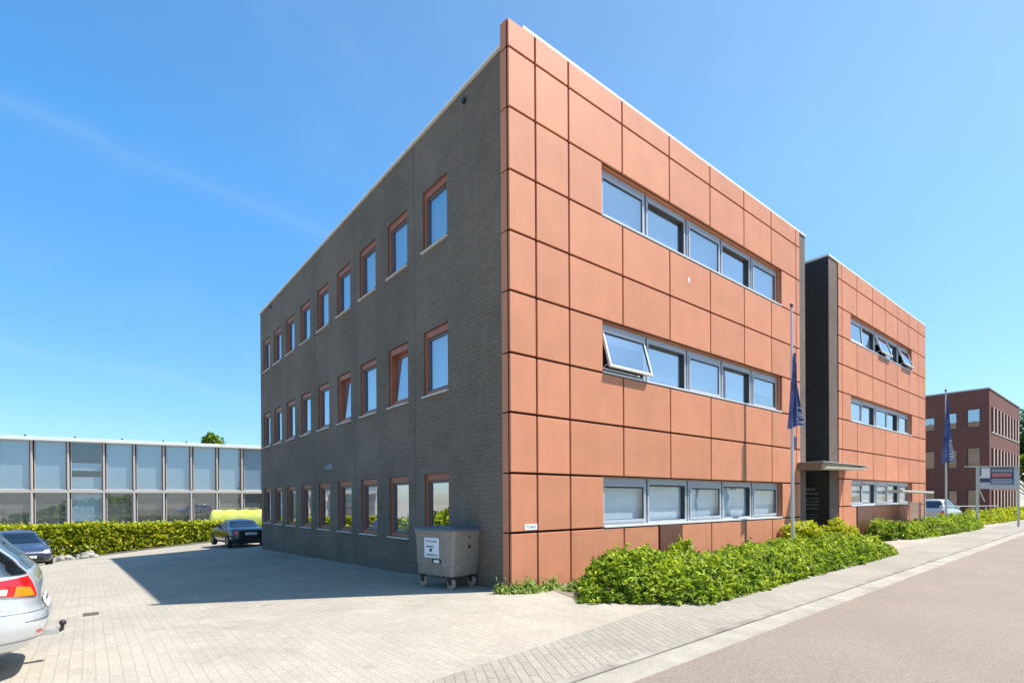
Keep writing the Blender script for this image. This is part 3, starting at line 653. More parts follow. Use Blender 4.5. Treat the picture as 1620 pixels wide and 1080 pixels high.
# ================================================================= brown brick building at right
BX, BY, BZ = 50.26, 1.0, 10.45
bb = thing('office_building', 'dark red brick office building on the right with rows of narrow slot windows', 'building')
w = MB(); frL = lambda u, v, w_: (BX+w_, u, v); frF = lambda u, v, w_: (u, BY+w_, v)
wins = [(1.56, 2.38, 7.43, 8.96), (3.02, 3.62, 7.4, 8.8), (4.5, 5.3, 7.44, 8.58), (1.56, 2.38, 4.09, 5.81), (3.02, 3.62, 4.12, 5.7), (4.5, 5.3, 4.15, 5.7), (1.56, 2.38, .0, 2.35), (3.02, 3.62, .6, 2.3), (4.5, 5.3, .6, 2.3), (6.2, 7.0, 7.4, 8.6), (6.2, 7, 4.1, 5.7)]
wall_holes(w, frL, BY, 16, -.1, BZ, wins, .18, 'brown_brick')
slots = []
for k in range(9):
    x = BX+.75+k*1.5
    for z0, z1 in ((7.05, 9.1), (3.65, 5.75), (.15, 2.3)): slots.append((x, x+.72, z0, z1))
wall_holes(w, frF, BX, BX+14.6, -.1, BZ, slots, .3, 'brown_brick_x')
w.poly([(BX+14.6, BY, -.1), (BX+14.6, 16, -.1), (BX+14.6, 16, BZ), (BX+14.6, BY, BZ)], 'brown_brick'); w.poly([(BX, 16, -.1), (BX+14.6, 16, -.1), (BX+14.6, 16, BZ), (BX, 16, BZ)], 'brown_brick')
w.poly([(BX, BY, BZ-.1), (BX+14.6, BY, BZ-.1), (BX+14.6, 16, BZ-.1), (BX, 16, BZ-.1)], 'roof'); w.build('wall', None, bb)
cp = MB(); cp.box((BX-.06, BY-.06, BZ), (BX+14.7, BY+.3, BZ+.1)); cp.box((BX-.06, BY+.3, BZ), (BX+.3, 16, BZ+.1)); cp.build('roof_coping', 'coping_grey', bb)
dk = mat('dark frame', (.035, .045, .05), .4)
for k, (a, b, c_, d_) in enumerate(wins):
    m = MB(); ring(m, frL, a, b, c_, d_, .05, .05, .06, .06, .08, .14); f = m.build('window', dk, bb)
    m = MB(); m.poly([frL(a+.04, c_+.04, .11), frL(b-.04, c_+.04, .11), frL(b-.04, d_-.04, .11), frL(a+.04, d_-.04, .11)]); m.build('pane', 'glass', f)
    m = MB(); m.poly([frL(a, c_ if k % 3 else c_+.5, .3), frL(b, c_ if k % 3 else c_+.5, .3), frL(b, d_, .3), frL(a, d_, .3)]); m.build('blind', 'blind_grey', f)
for k, (a, b, c_, d_) in enumerate(slots):
    m = MB(); m.box((b+.02, BY-.05, c_), (b+.42, BY-.002, d_)); m.build('pale_slot_strip', 'slot_strip', bb)  # raised pale strip beside each slot
    m = MB(); m.box((a, BY-.04, c_-.08), (b+.78, BY+.02, c_-.002)); s_ = m.build('window_sill', 'mullion', bb)
    m = MB(); m.poly([frF(a, c_, .2), frF(b, c_, .2), frF(b, d_, .2), frF(a, d_, .2)]); m.build('pane', 'glass_low', bb)
m = MB(); m.box((BX+.4, BY+.8, -.05), (BX+14.2, BY+.9, BZ-.2)); m.box((BX+.8, BY+.9, 0), (BX+.9, 15, BZ-.2)); m.build('dark_backing', 'room_dark', bb)

# ================================================================= glazed building at left
A = CP+ray(0, 700)*35.2; B = CP+ray(410, 700)*42.8; A.z = B.z = 0
e1 = (B-A).normalized(); nrm = Vector((e1.y, -e1.x, 0))
if nrm.dot(CP-A) < 0: nrm = -nrm
gb = thing('office_building', 'long low two storey building with glass bays and white mullions behind the car park', 'building', loc=(A.x, A.y, 0), rz=math.atan2(e1.y, e1.x))
def upx(px):   # distance along the facade for a picture column
    d = ray(px, 780); t = (A-CP).dot(nrm)/d.dot(nrm); return ((CP+d*t)-A).dot(e1)
mul = [upx(p) for p in (50.9, 108.6, 165, 212.9, 259.5, 303, 343.8, 383)]
stp = (mul[-1]-mul[0])/7; mul = [mul[0]-stp*k for k in range(4, 0, -1)]+mul+[mul[-1]+stp*k for k in range(1, 5)]
ZR, ZM, ZG = 6.02, 2.55, -1.3
U0, U1 = mul[0], mul[-1]
m = MB(); m.box((U0, -.35, ZR-.0), (U1, 10, ZR+.24)); m.build('roof', 'white_coping', gb, bevel=.02)
m = MB(); m.box((U0, -.12, ZM-.13), (U1, .1, ZM+.1)); m.build('floor_band', 'mullion', gb, bevel=.01)
m = MB(); m.box((U0, .55, ZG), (U1, .7, ZR)); m.box((U0, .7, ZG), (U0+.2, 10, ZR)); m.box((U1-.2, .7, ZG), (U1, 10, ZR)); m.box((U0, 9.8, ZG), (U1, 10, ZR)); m.build('wall', 'room_dark', gb)
for i, u in enumerate(mul):
    m = MB(); m.box((u-.045, -.14, ZM+.1), (u+.055, -.03, ZR), 'mullion'); m.box((u-.055, -.14, ZG), (u+.055, -.02, ZM-.13), 'mullion'); m.box((u-.11, -.03, ZG), (u+.06, .08, ZR), 'red_brown'); m.build('mullion', None, gb)
for i in range(len(mul)-1):
    a, b = mul[i]+.13, mul[i+1]-.13
    for lev, (z0, z1) in enumerate(((ZG+.1, ZM-.13), (ZM+.1, ZR))):
        m = MB(); ring(m, lambda u, v, w_: (u, w_, v), a, b, z0, z1, .04, .04, .05, .06, -.01, .05); f = m.build('window', 'coping_grey', gb)
        m = MB(); m.poly([(a, .02, z0), (b, .02, z0), (b, .02, z1), (a, .02, z1)]); m.build('pane', 'glass_curtain', f)
        m = MB(); half = (mul[i] > upx(100) and mul[i+1] < upx(180))
        zb_ = z0 if not half else z0+(.75 if lev else 1.45)
        zt_ = z1
        if half and lev: m.box((a, .12, z0), (b, .13, z0+.9)); m.box((a, .1, z0+1.35), (b, .11, z0+1.9))
        elif half: m.box((a, .12, z0+1.75), (b, .13, z1)); m.box((a, .1, z0+1.55), (b, .11, z0+2.5))
        else:
            nb = 12; h = (zt_-zb_)/nb; m.grid([[(a+(b-a)*k/6, .07+.004*((q+k) % 2), zb_+q*h) for k in range(7)] for q in range(nb+1)])
            for q in range(nb): z = zb_+q*h; m.poly([(a, .16, z), (b, .16, z), (b, .20, z+h*.95), (a, .20, z+h*.95)])
        m.build('blind', 'blind_white' if (half or (lev == 1)) else 'blind_mid', f)
for k, px in enumerate((38, 118, 193, 258, 295)):
    u = upx(px); m = MB(); m.tube((u, .3, ZR+.24), (u, .3, ZR+.36), .05, .04, 8); m.tube((u, .3, ZR+.36), (u, .3, ZR+.41), .07, .07, 8); m.build('roof_vent', 'black', gb)

# ================================================================= cars
class Car:
    def __init__(s, keys, wheels, L_, wr=.32): s.k = keys; s.wh = wheels; s.L = L_; s.wr = wr
    def sl(s, z):
        k = s.k
        if z <= k[0][0]: i = 0; t = 0
        elif z >= k[-1][0]: i = len(k)-2; t = 1
        else:
            i = max(j for j in range(len(k)-1) if k[j][0] <= z); t = (z-k[i][0])/(k[i+1][0]-k[i][0])
        p0 = k[max(i-1, 0)]; p1 = k[i]; p2 = k[i+1]; p3 = k[min(i+2, len(k)-1)]
        out = []
        for a, b, c, d, z0, z1, z2, z3 in zip(p0[1:], p1[1:], p2[1:], p3[1:], *[[p[0]]*4 for p in (p0, p1, p2, p3)]):
            m1 = (c-a)/(z2-z0+1e-9)*(z2-z1) if i > 0 else (c-b); m2 = (d-b)/(z3-z1+1e-9)*(z2-z1) if i < len(k)-2 else (c-b)
            h = t*t*(3-2*t); out.append(b*(2*t**3-3*t*t+1)+m1*.6*(t**3-2*t*t+t)+c*h+m2*.6*(t**3-t*t))
        return out
    def side(s, x, z, sg, off=.004):
        xr, xf, w, n = s.sl(z); xm = (xr+xf)/2; a = (xf-xr)/2; q = min(abs((x-xm)/a), .999)
        return (x, sg*(w*(1-q**n)**(1/n)+off), z)
    def end(s, y, z, rear=True, off=.004):
        xr, xf, w, n = s.sl(z); xm = (xr+xf)/2; a = (xf-xr)/2; q = min(abs(y/w), .999); X = a*(1-q**n)**(1/n)
        return (xm-X-off, y, z) if rear else (xm+X+off, y, z)
    def ang(s, th, z, off=.004):
        xr, xf, w, n = s.sl(z); xm = (xr+xf)/2; a = (xf-xr)/2; c, d = math.cos(th), math.sin(th)
        return (xm+(a+off)*math.copysign(abs(c)**(2/n), c), (w+off)*math.copysign(abs(d)**(2/n), d), z)
    def body(s, mb, nz=70, nt=160):
        z0, z1 = s.k[0][0], s.k[-1][0]; P = []
        for i in range(nz+1):
            z = z0+(z1-z0)*(1-(1-i/nz)**1.5); xr, xf, w, n = s.sl(z); row = []
            for j in range(nt):
                th = 2*math.pi*j/nt; row.append(s.ang(th+.18*math.sin(4*th)*0, z, 0))
            P.append(row)
        mb.grid(P, closed=True); mb.poly(P[0][::-1]); 
        xr, xf, w, n = s.sl(z1); c = ((xr+xf)/2, 0, z1+.02)
        prev = P[-1]
        for f in (.6, .25, .02):
            cur = [(c[0]+(p[0]-c[0])*f, p[1]*f, z1+.03*(1-f*f)) for p in P[-1]]; mb.grid([prev, cur], closed=True); prev = cur
    def patch(s, mb, fn, quad, nu=14, nv=8):
        (a, b, c, d) = quad; G = []
        for i in range(nv+1):
            v = i/nv; row = []
            for j in range(nu+1):
                u = j/nu; p = [(a[q]*(1-u)+b[q]*u)*(1-v)+(d[q]*(1-u)+c[q]*u)*v for q in (0, 1)]; row.append(fn(*p))
            G.append(row)
        mb.grid(G)
def wheel(parent, x, y, r, sg):
    m = MB(); n = 28; prof = [(.0, r*.66), (.0, r*.93), (.02, r), (.17, r), (.19, r*.93), (.19, r*.6)]
    m.grid([[(x+rr*math.cos(2*math.pi*k/n), y-sg*dy, r+rr*math.sin(2*math.pi*k/n)) for k in range(n)] for dy, rr in prof], closed=True)
    w_ = m.build('wheel', 'tyre', parent, smooth=True)
    m = MB(); m.tube((x, y-sg*.10, r), (x, y-sg*.035, r), r*.64, r*.66, 24)
    for k in range(7):
        a = 2*math.pi*k/7; c, s2 = math.cos(a), math.sin(a)
        m.obox(lambda u, v, w2: (x+u*c-v*s2, y-sg*w2, r+u*s2+v*c), (.03, -.03, .0), (r*.64, .03, .03))
    m.tube((x, y-sg*.03, r), (x, y+sg*.005, r), .05, .04, 12)
    m.build('rim', 'rim', w_)
def hatch_keys(L_, w, H, rear_slope=.4, hood=.30, ws=1.05):
    # z, x_rear, x_front, half width, exponent
    return [(.20, .18, L_-.25, w-.10, 5), (.30, .05, L_-.08, w-.03, 6), (.45, .0, L_, w, 7), (.60, .02, L_-.02, w, 7), (.72, .06, L_-.10, w-.005, 6.5), (.84, .09, L_-.45, w-.02, 6),
            (.94, .13, L_-1.05, w-.05, 6), (1.02, .18, L_-1.28, w-.09, 6), (H-.25, .18+rear_slope*.55, L_-1.75, w-.20, 5.5), (H-.09, .18+rear_slope*.9, L_-2.05, w-.27, 5), (H-.02, .18+rear_slope*1.15, L_-2.3, w-.36, 4.5), (H, .18+rear_slope*1.6, L_-2.6, w-.50, 4)]
def make_car(name, label, paint, C, w, H, loc, rz, cat='car', plate='', group=None, tail='std', front=False, backglass=True, rs=.4, extras=None, tl_hi=.98, tl_lo=.74):
    root = thing(name, label, cat, loc=loc, rz=rz, group=group)
    m = MB(); C.body(m); m.build('body', paint, root, smooth=True)
    zb, zt = 1.0, H-.12
    for sg in (1, -1):
        m = MB()
        # side glass: three panes
        x_r = lambda z: C.sl(z)[0]; x_f = lambda z: C.sl(z)[1]
        rA0, rA1 = x_r(zb)+.22, x_r(zt)+.16; fA0, fA1 = x_f(zb)-.30, x_f(zt)-.12
        cuts = [(0, .27), (.285, .62), (.64, 1)]
        for a, b in cuts:
            l = lambda t, q0, q1: q0+(q1-q0)*t
            C.patch(m, lambda x, z: C.side(x, z, sg, .006), ((l(a, rA0, fA0), zb), (l(b, rA0, fA0), zb), (l(b, rA1, fA1), zt), (l(a, rA1, fA1), zt)), 16, 8)
        m.build('side_window', 'car_glass', root, smooth=True, thick=.004)
        m = MB()
        for xa in C.wh:
            cx_, n = xa, 24; P0 = [C.side(cx_, C.wr, sg, .003)]*(n+1)
            P1 = [C.side(cx_+(C.wr+.06)*math.cos(math.pi*k/n*1.24-.12*math.pi), max(.21, C.wr+(C.wr+.06)*math.sin(math.pi*k/n*1.24-.12*math.pi)), sg, .003) for k in range(n+1)]
            m.grid([P0, P1])
        m.build('wheel_arch', 'black', root)
        for xa in C.wh: wheel(root, xa, sg*(w+.005), C.wr, sg)
        m = MB()   # door seams and sill
        for t in (.30, .63, .98):
            xs_ = rA0+(fA0-rA0)*t; C.patch(m, lambda x, z: C.side(x, z, sg, .002), ((xs_-.004, .3), (xs_+.004, .3), (xs_+.004, .98), (xs_-.004, .98)), 1, 12)
        m.build('door_seam', 'black', root)
        m = MB()
        for t in (.36, .69):
            xs_ = rA0+(fA0-rA0)*t; p = Vector(C.side(xs_, .86, sg, .02)); m.box(p-Vector((.09, .012, .012)), p+Vector((.09, .012, .012)))
        m.build('door_handle', paint, root)
        # mirror
        p = Vector(C.side(x_f(1.0)-.45, 1.0, sg, .09)); m = MB(); m.box(p-Vector((.05, .1, .06)), p+Vector((.06, .1, .07))); m.build('mirror', paint, root, bevel=.03)
        if tail == 'std':
            m = MB(); C.patch(m, lambda th, z: C.ang(th, z, .008), ((math.pi-sg*.20, tl_lo), (math.pi-sg*.55, tl_lo), (math.pi-sg*.62, tl_hi), (math.pi-sg*.30, tl_hi)), 16, 6); t_ = m.build('taillight', 'redlens', root, smooth=True)
            m = MB(); C.patch(m, lambda th, z: C.ang(th, z, .011), ((math.pi-sg*.24, tl_hi-.10), (math.pi-sg*.5, tl_hi-.10), (math.pi-sg*.5, tl_hi-.03), (math.pi-sg*.28, tl_hi-.03)), 12, 4); m.build('indicator_lens', 'orangelens', t_, smooth=True)
        if front:
            m = MB(); C.patch(m, lambda th, z: C.ang(th, z, .008), ((sg*.16, .62), (sg*.5, .62), (sg*.52, .76), (sg*.2, .74)), 16, 6); m.build('headlight', 'clearlens', root, smooth=True)
    gw0, gw1 = C.sl(zb+.02)[2]*(.83 if tail == 'std' else .55), C.sl(zt)[2]*(.80 if tail == 'std' else .52)
    if backglass:
        m = MB(); C.patch(m, lambda y, z: C.end(y, z, True, .006), ((-gw0, zb+.03), (gw0, zb+.03), (gw1, zt+.01), (-gw1, zt+.01)), 24, 10); m.build('rear_window', 'car_glass', root, smooth=True)
    m = MB(); C.patch(m, lambda y, z: C.end(y, z, False, .006), ((-gw0, zb), (gw0, zb), (gw1, zt+.02), (-gw1, zt+.02)), 24, 10); m.build('windscreen', 'car_glass', root, smooth=True)
    m = MB(); C.patch(m, lambda y, z: C.end(y, z, True, .006), ((-w*.8, .56), (w*.8, .56), (w*.8, .565), (-w*.8, .565)), 24, 1); m.build('boot_seam', 'black', root); m = MB(); C.patch(m, lambda y, z: C.end(y, z, False, .006), ((-w*.55, .34), (w*.55, .34), (w*.55, .50), (-w*.55, .50)), 24, 3); m.build('grille', 'black', root)
    if plate:
        for rear in (True,)+((False,) if front else ()):
            zc = .68 if rear else .48
            p = Vector(C.end(0, zc, rear, .012)); m = MB(); C.patch(m, lambda y, z: C.end(y, z, rear, .010), ((-.26, zc-.055), (.26, zc-.055), (.26, zc+.055), (-.26, zc+.055)), 12, 2); po = m.build('number_plate', 'plate', root)
            rot = Matrix.Rotation(R(-90 if rear else 90), 4, 'Z') @ Matrix.Rotation(R(90), 4, 'X')
            text_mesh(plate, 'lettering', .1, 'ink', po, Matrix.Translation((p.x+(-.009 if rear else .009), 0, zc)) @ rot)
    m = MB(); m.box((C.L*.12, -w*.6, .17), (C.L*.88, w*.6, .24)); m.build('underbody', 'black', root)
    if extras: extras(root, C)
    return root
def xy(px, py, D): p = CP+ray(px, py)*D; return p

# silver estate, rear corner at the left picture edge (rear points to +X)
SL, SW, SH = 4.5, .88, 1.50
silver_keys = [(.22, .30, SL-.3, SW-.14, 4.5), (.32, .12, SL-.08, SW-.05, 5), (.42, .045, SL, SW-.01, 5), (.52, .02, SL, SW, 5.2), (.60, .03, SL-.02, SW, 5.2), (.68, .075, SL-.06, SW-.005, 5.2), (.80, .085, SL-.3, SW-.02, 5.2),
               (.90, .10, SL-.8, SW-.03, 5.2), (.98, .13, SL-1.15, SW-.06, 5.2), (1.10, .22, SL-1.4, SW-.11, 5.2), (SH-.22, .38, SL-1.85, SW-.18, 5.2), (SH-.09, .50, SL-2.05, SW-.25, 5), (SH-.02, .62, SL-2.3, SW-.34, 4.5), (SH, .85, SL-2.6, SW-.5, 4)]
CS = Car(silver_keys, (.95, 3.62), SL)
def silver_extras(root, C):
    sg = 1
    for sg in (1, -1):
        th = lambda t: math.pi-sg*t
        q = MB(); C.patch(q, lambda a, z: C.ang(th(a), z, .010), ((.26, .78), (.98, .835), (.98, .96), (.36, .985)), 30, 10); tl = q.build('taillight', 'redlens', root, smooth=True)
        q = MB(); C.patch(q, lambda a, z: C.ang(th(a), z, .014), ((.33, .793), (.66, .813), (.64, .90), (.40, .88)), 16, 6); q.build('indicator_lens', 'orangelens', tl, smooth=True)
        q = MB(); C.patch(q, lambda a, z: C.ang(th(a), z, .014), ((.74, .83), (.93, .845), (.93, .895), (.74, .885)), 10, 4); q.build('reversing_lens', 'clearlens', tl, smooth=True)
        q = MB(); C.patch(q, lambda a, z: C.ang(th(a), z, .008), ((.24, .425), (.38, .428), (.38, .455), (.24, .452)), 10, 3); q.build('reflector', 'redlens', root, smooth=True)
        q = MB(); C.patch(q, lambda a, z: C.ang(th(a), z, .002), ((.05, .635), (1.25, .655), (1.25, .66), (.05, .640)), 40, 1); C.patch(q, lambda a, z: C.ang(th(a), z, .002), ((.05, .38), (1.2, .38), (1.2, .385), (.05, .385)), 40, 1); q.build('bumper_seam', 'black', root)
        q = MB(); C.patch(q, lambda a, z: C.ang(th(a), z, .012), ((.34, 1.005), (1.25, 1.005), (1.22, 1.37), (.40, 1.37)), 40, 14); q.build('quarter_window', 'car_glass', root, smooth=True)
    q = MB(); q.box((-.04, -.03, .29), (.2, .03, .35), 'galv'); q.tube((-.04, 0, .32), (-.06, 0, .33), .022, .02, 10, 'black'); q.tube((-.06, 0, .32), (-.07, 0, .385), .019, .016, 10, 'black'); q.build('tow_bar', None, root)
    q = MB()
    bmq = bmesh.new(); bmesh.ops.create_uvsphere(bmq, u_segments=16, v_segments=10, radius=.032, matrix=Matrix.Translation((-.07, 0, .40))); me = bpy.data.meshes.new('tow_ball'); bmq.to_mesh(me); bmq.free(); me.materials.append(M['black']); ob = bpy.data.objects.new('tow_ball', me); COL.objects.link(ob); ob.parent = root
silver = make_car('parked_car', 'silver estate car at the left picture edge with big red tail light and tow bar', 'silver', CS, SW, SH, (-6.33, -.14, 0), R(180), plate='32-FZ-JB', tail='none', extras=silver_extras, backglass=True)

# slate hatchback facing the camera, behind the silver estate
K2 = hatch_keys(4.0, .86, 1.5); C2 = Car(K2, (.75, 3.2), 4.0)
make_car('parked_car', 'dark slate blue hatchback facing the camera by the clipped hedge, behind the silver estate', 'bluepaint', C2, .86, 1.5, (-8.82, 25.5, gh(-8.8, 22.5)), R(-78), plate='61-TH-LK', front=True)
# black coupe from behind
K3 = [(.20, .18, 4.05, .74, 5), (.30, .05, 4.22, .82, 6), (.45, .0, 4.3, .86, 7), (.60, .02, 4.28, .87, 7), (.72, .05, 4.2, .86, 6.5), (.84, .10, 3.7, .84, 6), (.90, .20, 3.2, .80, 6), (.97, .62, 3.05, .74, 5), (1.15, 1.05, 2.7, .64, 5), (1.25, 1.25, 2.45, .58, 5), (1.30, 1.45, 2.2, .48, 4.5), (1.32, 1.6, 2.0, .36, 4)]
C3 = Car(K3, (.80, 3.35), 4.3, .31)
make_car('parked_car', 'black saloon seen from behind beside the corner of the dark brick wall', 'darkpaint', C3, .87, 1.32, (.02, 19.9, gh(0, 21)), R(94.5), plate='HX-78-FL', tl_lo=.62, tl_hi=.82)
# silver MPV at right
K4 = hatch_keys(4.2, .88, 1.6, .35); C4 = Car(K4, (.8, 3.4), 4.2)
make_car('parked_car', 'silver people carrier parked beyond the second block, left of the billboard', 'silver', C4, .88, 1.6, (37.0, 1.95, 0), R(-2), plate='14-RX-TG', tl_lo=.55, tl_hi=.85)

# ================================================================= waste container
bn = thing('waste_container', 'large grey wheeled waste container with white notice standing at the dark brick wall', 'waste container', loc=(-.42, 1.50, gh(-.5, 1.5)), rz=R(0))
Lb, Wb = 1.02, .62   # along y, along x
def bsec(z, l, w_, rr=.07, n=6):
    P = []
    for cx_, cy_, a0 in ((w_/2-rr, l/2-rr, 0), (-w_/2+rr, l/2-rr, 90), (-w_/2+rr, -l/2+rr, 180), (w_/2-rr, -l/2+rr, 270)):
        for k in range(n+1): a = R(a0+90*k/n); P.append((cx_+rr*math.cos(a), cy_+rr*math.sin(a), z))
    return P
m = MB()
secs = [(.25, .98, .70), (.27, 1.02, .735), (.44, 1.05, .745), (.455, 1.065, .76), (1.0, 1.14, .765), (1.06, 1.15, .77), (1.075, 1.18, .79), (1.13, 1.18, .79)]
m.grid([bsec(z, l, w_) for z, l, w_ in secs], closed=True); m.poly(bsec(.25, .98, .70)); m.poly(bsec(1.13, 1.18, .79))
m.build('container_body', 'binplastic', bn, bevel=.006)
m = MB(); secs = [(1.132, 1.20, .81), (1.16, 1.20, .81), (1.185, 1.14, .75), (1.20, 1.0, .6)]
m.grid([bsec(z, l, w_*1.0) for z, l, w_ in secs], closed=True); m.poly(bsec(1.132, 1.20, .81)); m.poly(bsec(1.20, 1.0, .6))
m.build('lid', 'binlid', bn, bevel=.005)
def fx(z): return -(.38+(z-.455)/.545*.005)-.004   # -x face position
def fpx(y, z): return (fx(z)*1.0-.002, y, z)
m = MB(); m.poly([fpx(.26, .60), fpx(-.17, .60), fpx(-.17, .99), fpx(.26, .99)]); nt_ = m.build('notice', 'paper', bn, thick=.003)
m = MB()
for z, a, b in ((.93, .2, -.12), (.905, .2, -.12), (.82, .2, -.02), (.808, .2, -.02), (.66, .2, -.13), (.64, .2, -.13)): m.poly([(fx(z)-.007, a, z), (fx(z)-.007, b, z), (fx(z)-.007, b, z+.01), (fx(z)-.007, a, z+.01)])
m.poly([(fx(.72)-.009, .11, .72), (fx(.72)-.009, .03, .72), (fx(.72)-.009, .02, .78), (fx(.72)-.009, .09, .78)]); m.build('lettering', 'ink', nt_)
m = MB(); m.box((fx(.55)-.02, -.22, .50), (fx(.5)+.02, .02, .58)); hd = m.build('label_holder', 'black', bn, bevel=.006)
m = MB(); m.box((fx(.55)-.024, -.19, .51), (fx(.5)-.008, -.04, .565)); m.build('label_plate', 'paper', hd)
m = MB(); m.tube((.05, -.575, .82), (.05, -.50, .82), .03, n=12); m.tube((.05, -.58, 1.0), (.05, -.50, 1.0), .022, n=10); m.build('drain_plug', 'black', bn)
for x, y in ((-.28, -.40), (.28, -.40), (-.28, .40), (.28, .40)):
    m = MB(); m.tube((x-.025, y, .108), (x+.025, y, .108), .108, n=20); c_ = m.build('castor', 'caster', bn, bevel=.008)
    m = MB(); m.box((x-.045, y-.03, .10), (x-.032, y+.05, .26)); m.box((x+.032, y-.03, .10), (x+.045, y+.05, .26)); m.box((x-.045, y-.05, .235), (x+.045, y+.06, .262)); m.build('castor_fork', 'black', c_)
m = MB()
m.tube((.0, .60, 1.09), (.0, .66, 1.09), .03, n=10)
m.build('lifting_trunnion', 'black', bn)
bn.rotation_euler.z = R(11)

# ================================================================= flagpoles and flags
def pole(px, py0, pxt, pyt, Y, label, h):
    d = ray(px, py0); t = (Y-CP.y)/d.y; x = CP.x+d.x*t
    root = thing('flagpole', label, 'flagpole', loc=(x, Y, 0), group='flagpoles along the road')
    m = MB(); m.tube((0, 0, 0), (0, 0, h), .052, .03, 16, caps=True); m.build('mast', 'pole', root, smooth=False)
    m = MB(); m.tube((0, 0, h), (0, 0, h+.10), .045, .05, 14); m.tube((0, 0, h+.1), (0, 0, h+.13), .04, .02, 14); m.build('pole_cap', 'pole_dark', root)
    m = MB(); m.tube((-.05, -.02, 1.2), (-.045, -.02, h-.1), .004, n=5); m.build('halyard', 'alu_white', root)
    return x
x1 = pole(1254, 873, 1258, 472, -.8, 'tall steel flagpole in the hedge in front of the near block', 7.25)
x2 = pole(1497, 826, 1503, 613, -.4, 'tall steel flagpole in front of the silver people carrier', 7.35)
def flag(x, y, ztop, zbot, label, wl, wr, seed, cap=0):
    # cloth hanging limp in folds; wl, wr: spread to either side at the foot, along the picture-right direction on the ground
    r = random.Random(seed); nu, nv = 60, 40; ex, ey = .78, -.63
    def P(u, v):
        s = u*2-1; sp = (wl if s < 0 else wr)*s*(.10+.90*v**1.25)
        dep = .06*math.sin(u*19+v*2)*(.4+.6*v)+.03*math.sin(u*41+v*5)
        zt_ = ztop if s < 0 else ztop-1.05*s**.6
        z = zt_+(zbot-zt_)*v-(.10*abs(s)*(v**3) if s < 0 else -.05*s*v**2)+.015*math.sin(u*30)*v
        return (x+ex*sp+ey*(-dep)*1.0*.6, y+ey*sp+dep*ex-.09, z)
    m = MB(); m.grid([[P(i/nu, j/nv) for i in range(nu+1)] for j in range(nv+1)]); f = m.build('flag', 'flag', None, smooth=True); tag(f, label, 'flag', 'limp navy flags')
    m = MB()
    v = .50
    while v < .95:   # white lettering running down the cloth
        dv = .02+r.random()*.022
        for k in range(r.choice((1, 2))):
            a = .56+r.random()*.05+k*.12; b = a+.08+r.random()*.10
            G = [[tuple(Vector(P(a+(b-a)*i/8, v+dv*j/2))+Vector((-.010, -.012, 0))) for i in range(9)] for j in range(3)]; m.grid(G)
        if r.random() < .6:
            a = .58+r.random()*.1; G = [[tuple(Vector(P(a+.025*i, v+.05*j/2))+Vector((-.010, -.012, 0))) for i in range(2)] for j in range(3)]; m.grid(G)
        v += dv+.022
    m.build('lettering', 'flag_white', f)
    return f
flag(x1, -.8, 5.9, 3.78, 'navy flag with white lettering hanging limp on the pole at the near block', .22, .34, 1)
fl2 = flag(x2, -.4, 7.0, 3.6, 'navy flag hanging limp on the pole by the silver people carrier', .34, .40, 2)

# ================================================================= billboard
D = 30.; c0 = CP+ray(1547, 773)*D; c1 = CP+ray(1613, 738)*D
bx = R2.copy(); bx.z = 0; bx.normalize(); fy = F.copy(); fy.z = 0; fy.normalize()
wB = (c1-c0).dot(bx); zB0, zB1 = c0.z, c1.z
bd = thing('billboard', 'grey sign board on steel posts with navy and red print before the brick building', 'sign', loc=(c0.x, c0.y, 0), rz=math.atan2(bx.y, bx.x))
m = MB(); m.box((0, 0, zB0), (wB, .08, zB1)); m.build('board', 'signgrey', bd, bevel=.01)
hB = zB1-zB0
def br_(a, b, c_, d_, mm, off, nm='print'):
    q = MB(); q.box((wB*a, -off, zB0+hB*c_), (wB*b, -.001, zB0+hB*d_)); return q.build(nm, mm, bd)
br_(.30, .86, .18, .97, 'signnavy', .004); br_(.32, .83, .75, .92, 'signblue', .007); br_(.05, .3, .30, .48, 'signnavy', .004); br_(.33, .8, .52, .72, 'signred', .008); br_(.3, .84, .20, .46, 'signblue', .006); br_(.07, .28, .52, .93, 'plate', .004); br_(.05, .08, .6, .95, 'signnavy', .008)
q = MB(); random.seed(9)
for z in (.86, .79, .66, .58, .42, .35, .28, .22):
    u = .34
    while u < .8:
        l = .012+random.random()*.03; q.box((wB*u, -.012, zB0+hB*z), (wB*(u+l), -.009, zB0+hB*(z+.035))); u += l+.012
q.build('lettering', 'signgrey', bd)
m = MB(); m.box((-.02, .02, 0), (.06, .1, zB1)); m.box((wB-.06, .02, 0), (wB+.02, .1, zB1)); m.build('post', 'galv', bd)
m = MB(); m.box((-.75, -.10, zB1), (wB, .05, zB1+.05)); m.build('lamp_rail', 'galv', bd)
m = MB(); m.tube((.1, .05, zB0), (.75, .4, zB0-.72), .03, n=8); m.build('brace', 'galv', bd)
rl = thing('handrail', 'low steel handrail running behind the billboard posts', 'handrail')
m = MB(); p0 = Vector((36.0, 1.2, 0)); p1 = Vector((52, .75, 0))
a = Vector((p0.x, p0.y, 1.15)); b = Vector((p1.x, p1.y, 1.0)); m.tube(a, b, .03, n=8); rl_ = m.build('rail', 'galv', rl)
for k in range(5):
    p = a.lerp(b, k/4); m = MB(); m.tube((p.x, p.y, 0), (p.x, p.y, p.z), .03, n=8); m.build('post', 'galv', rl)

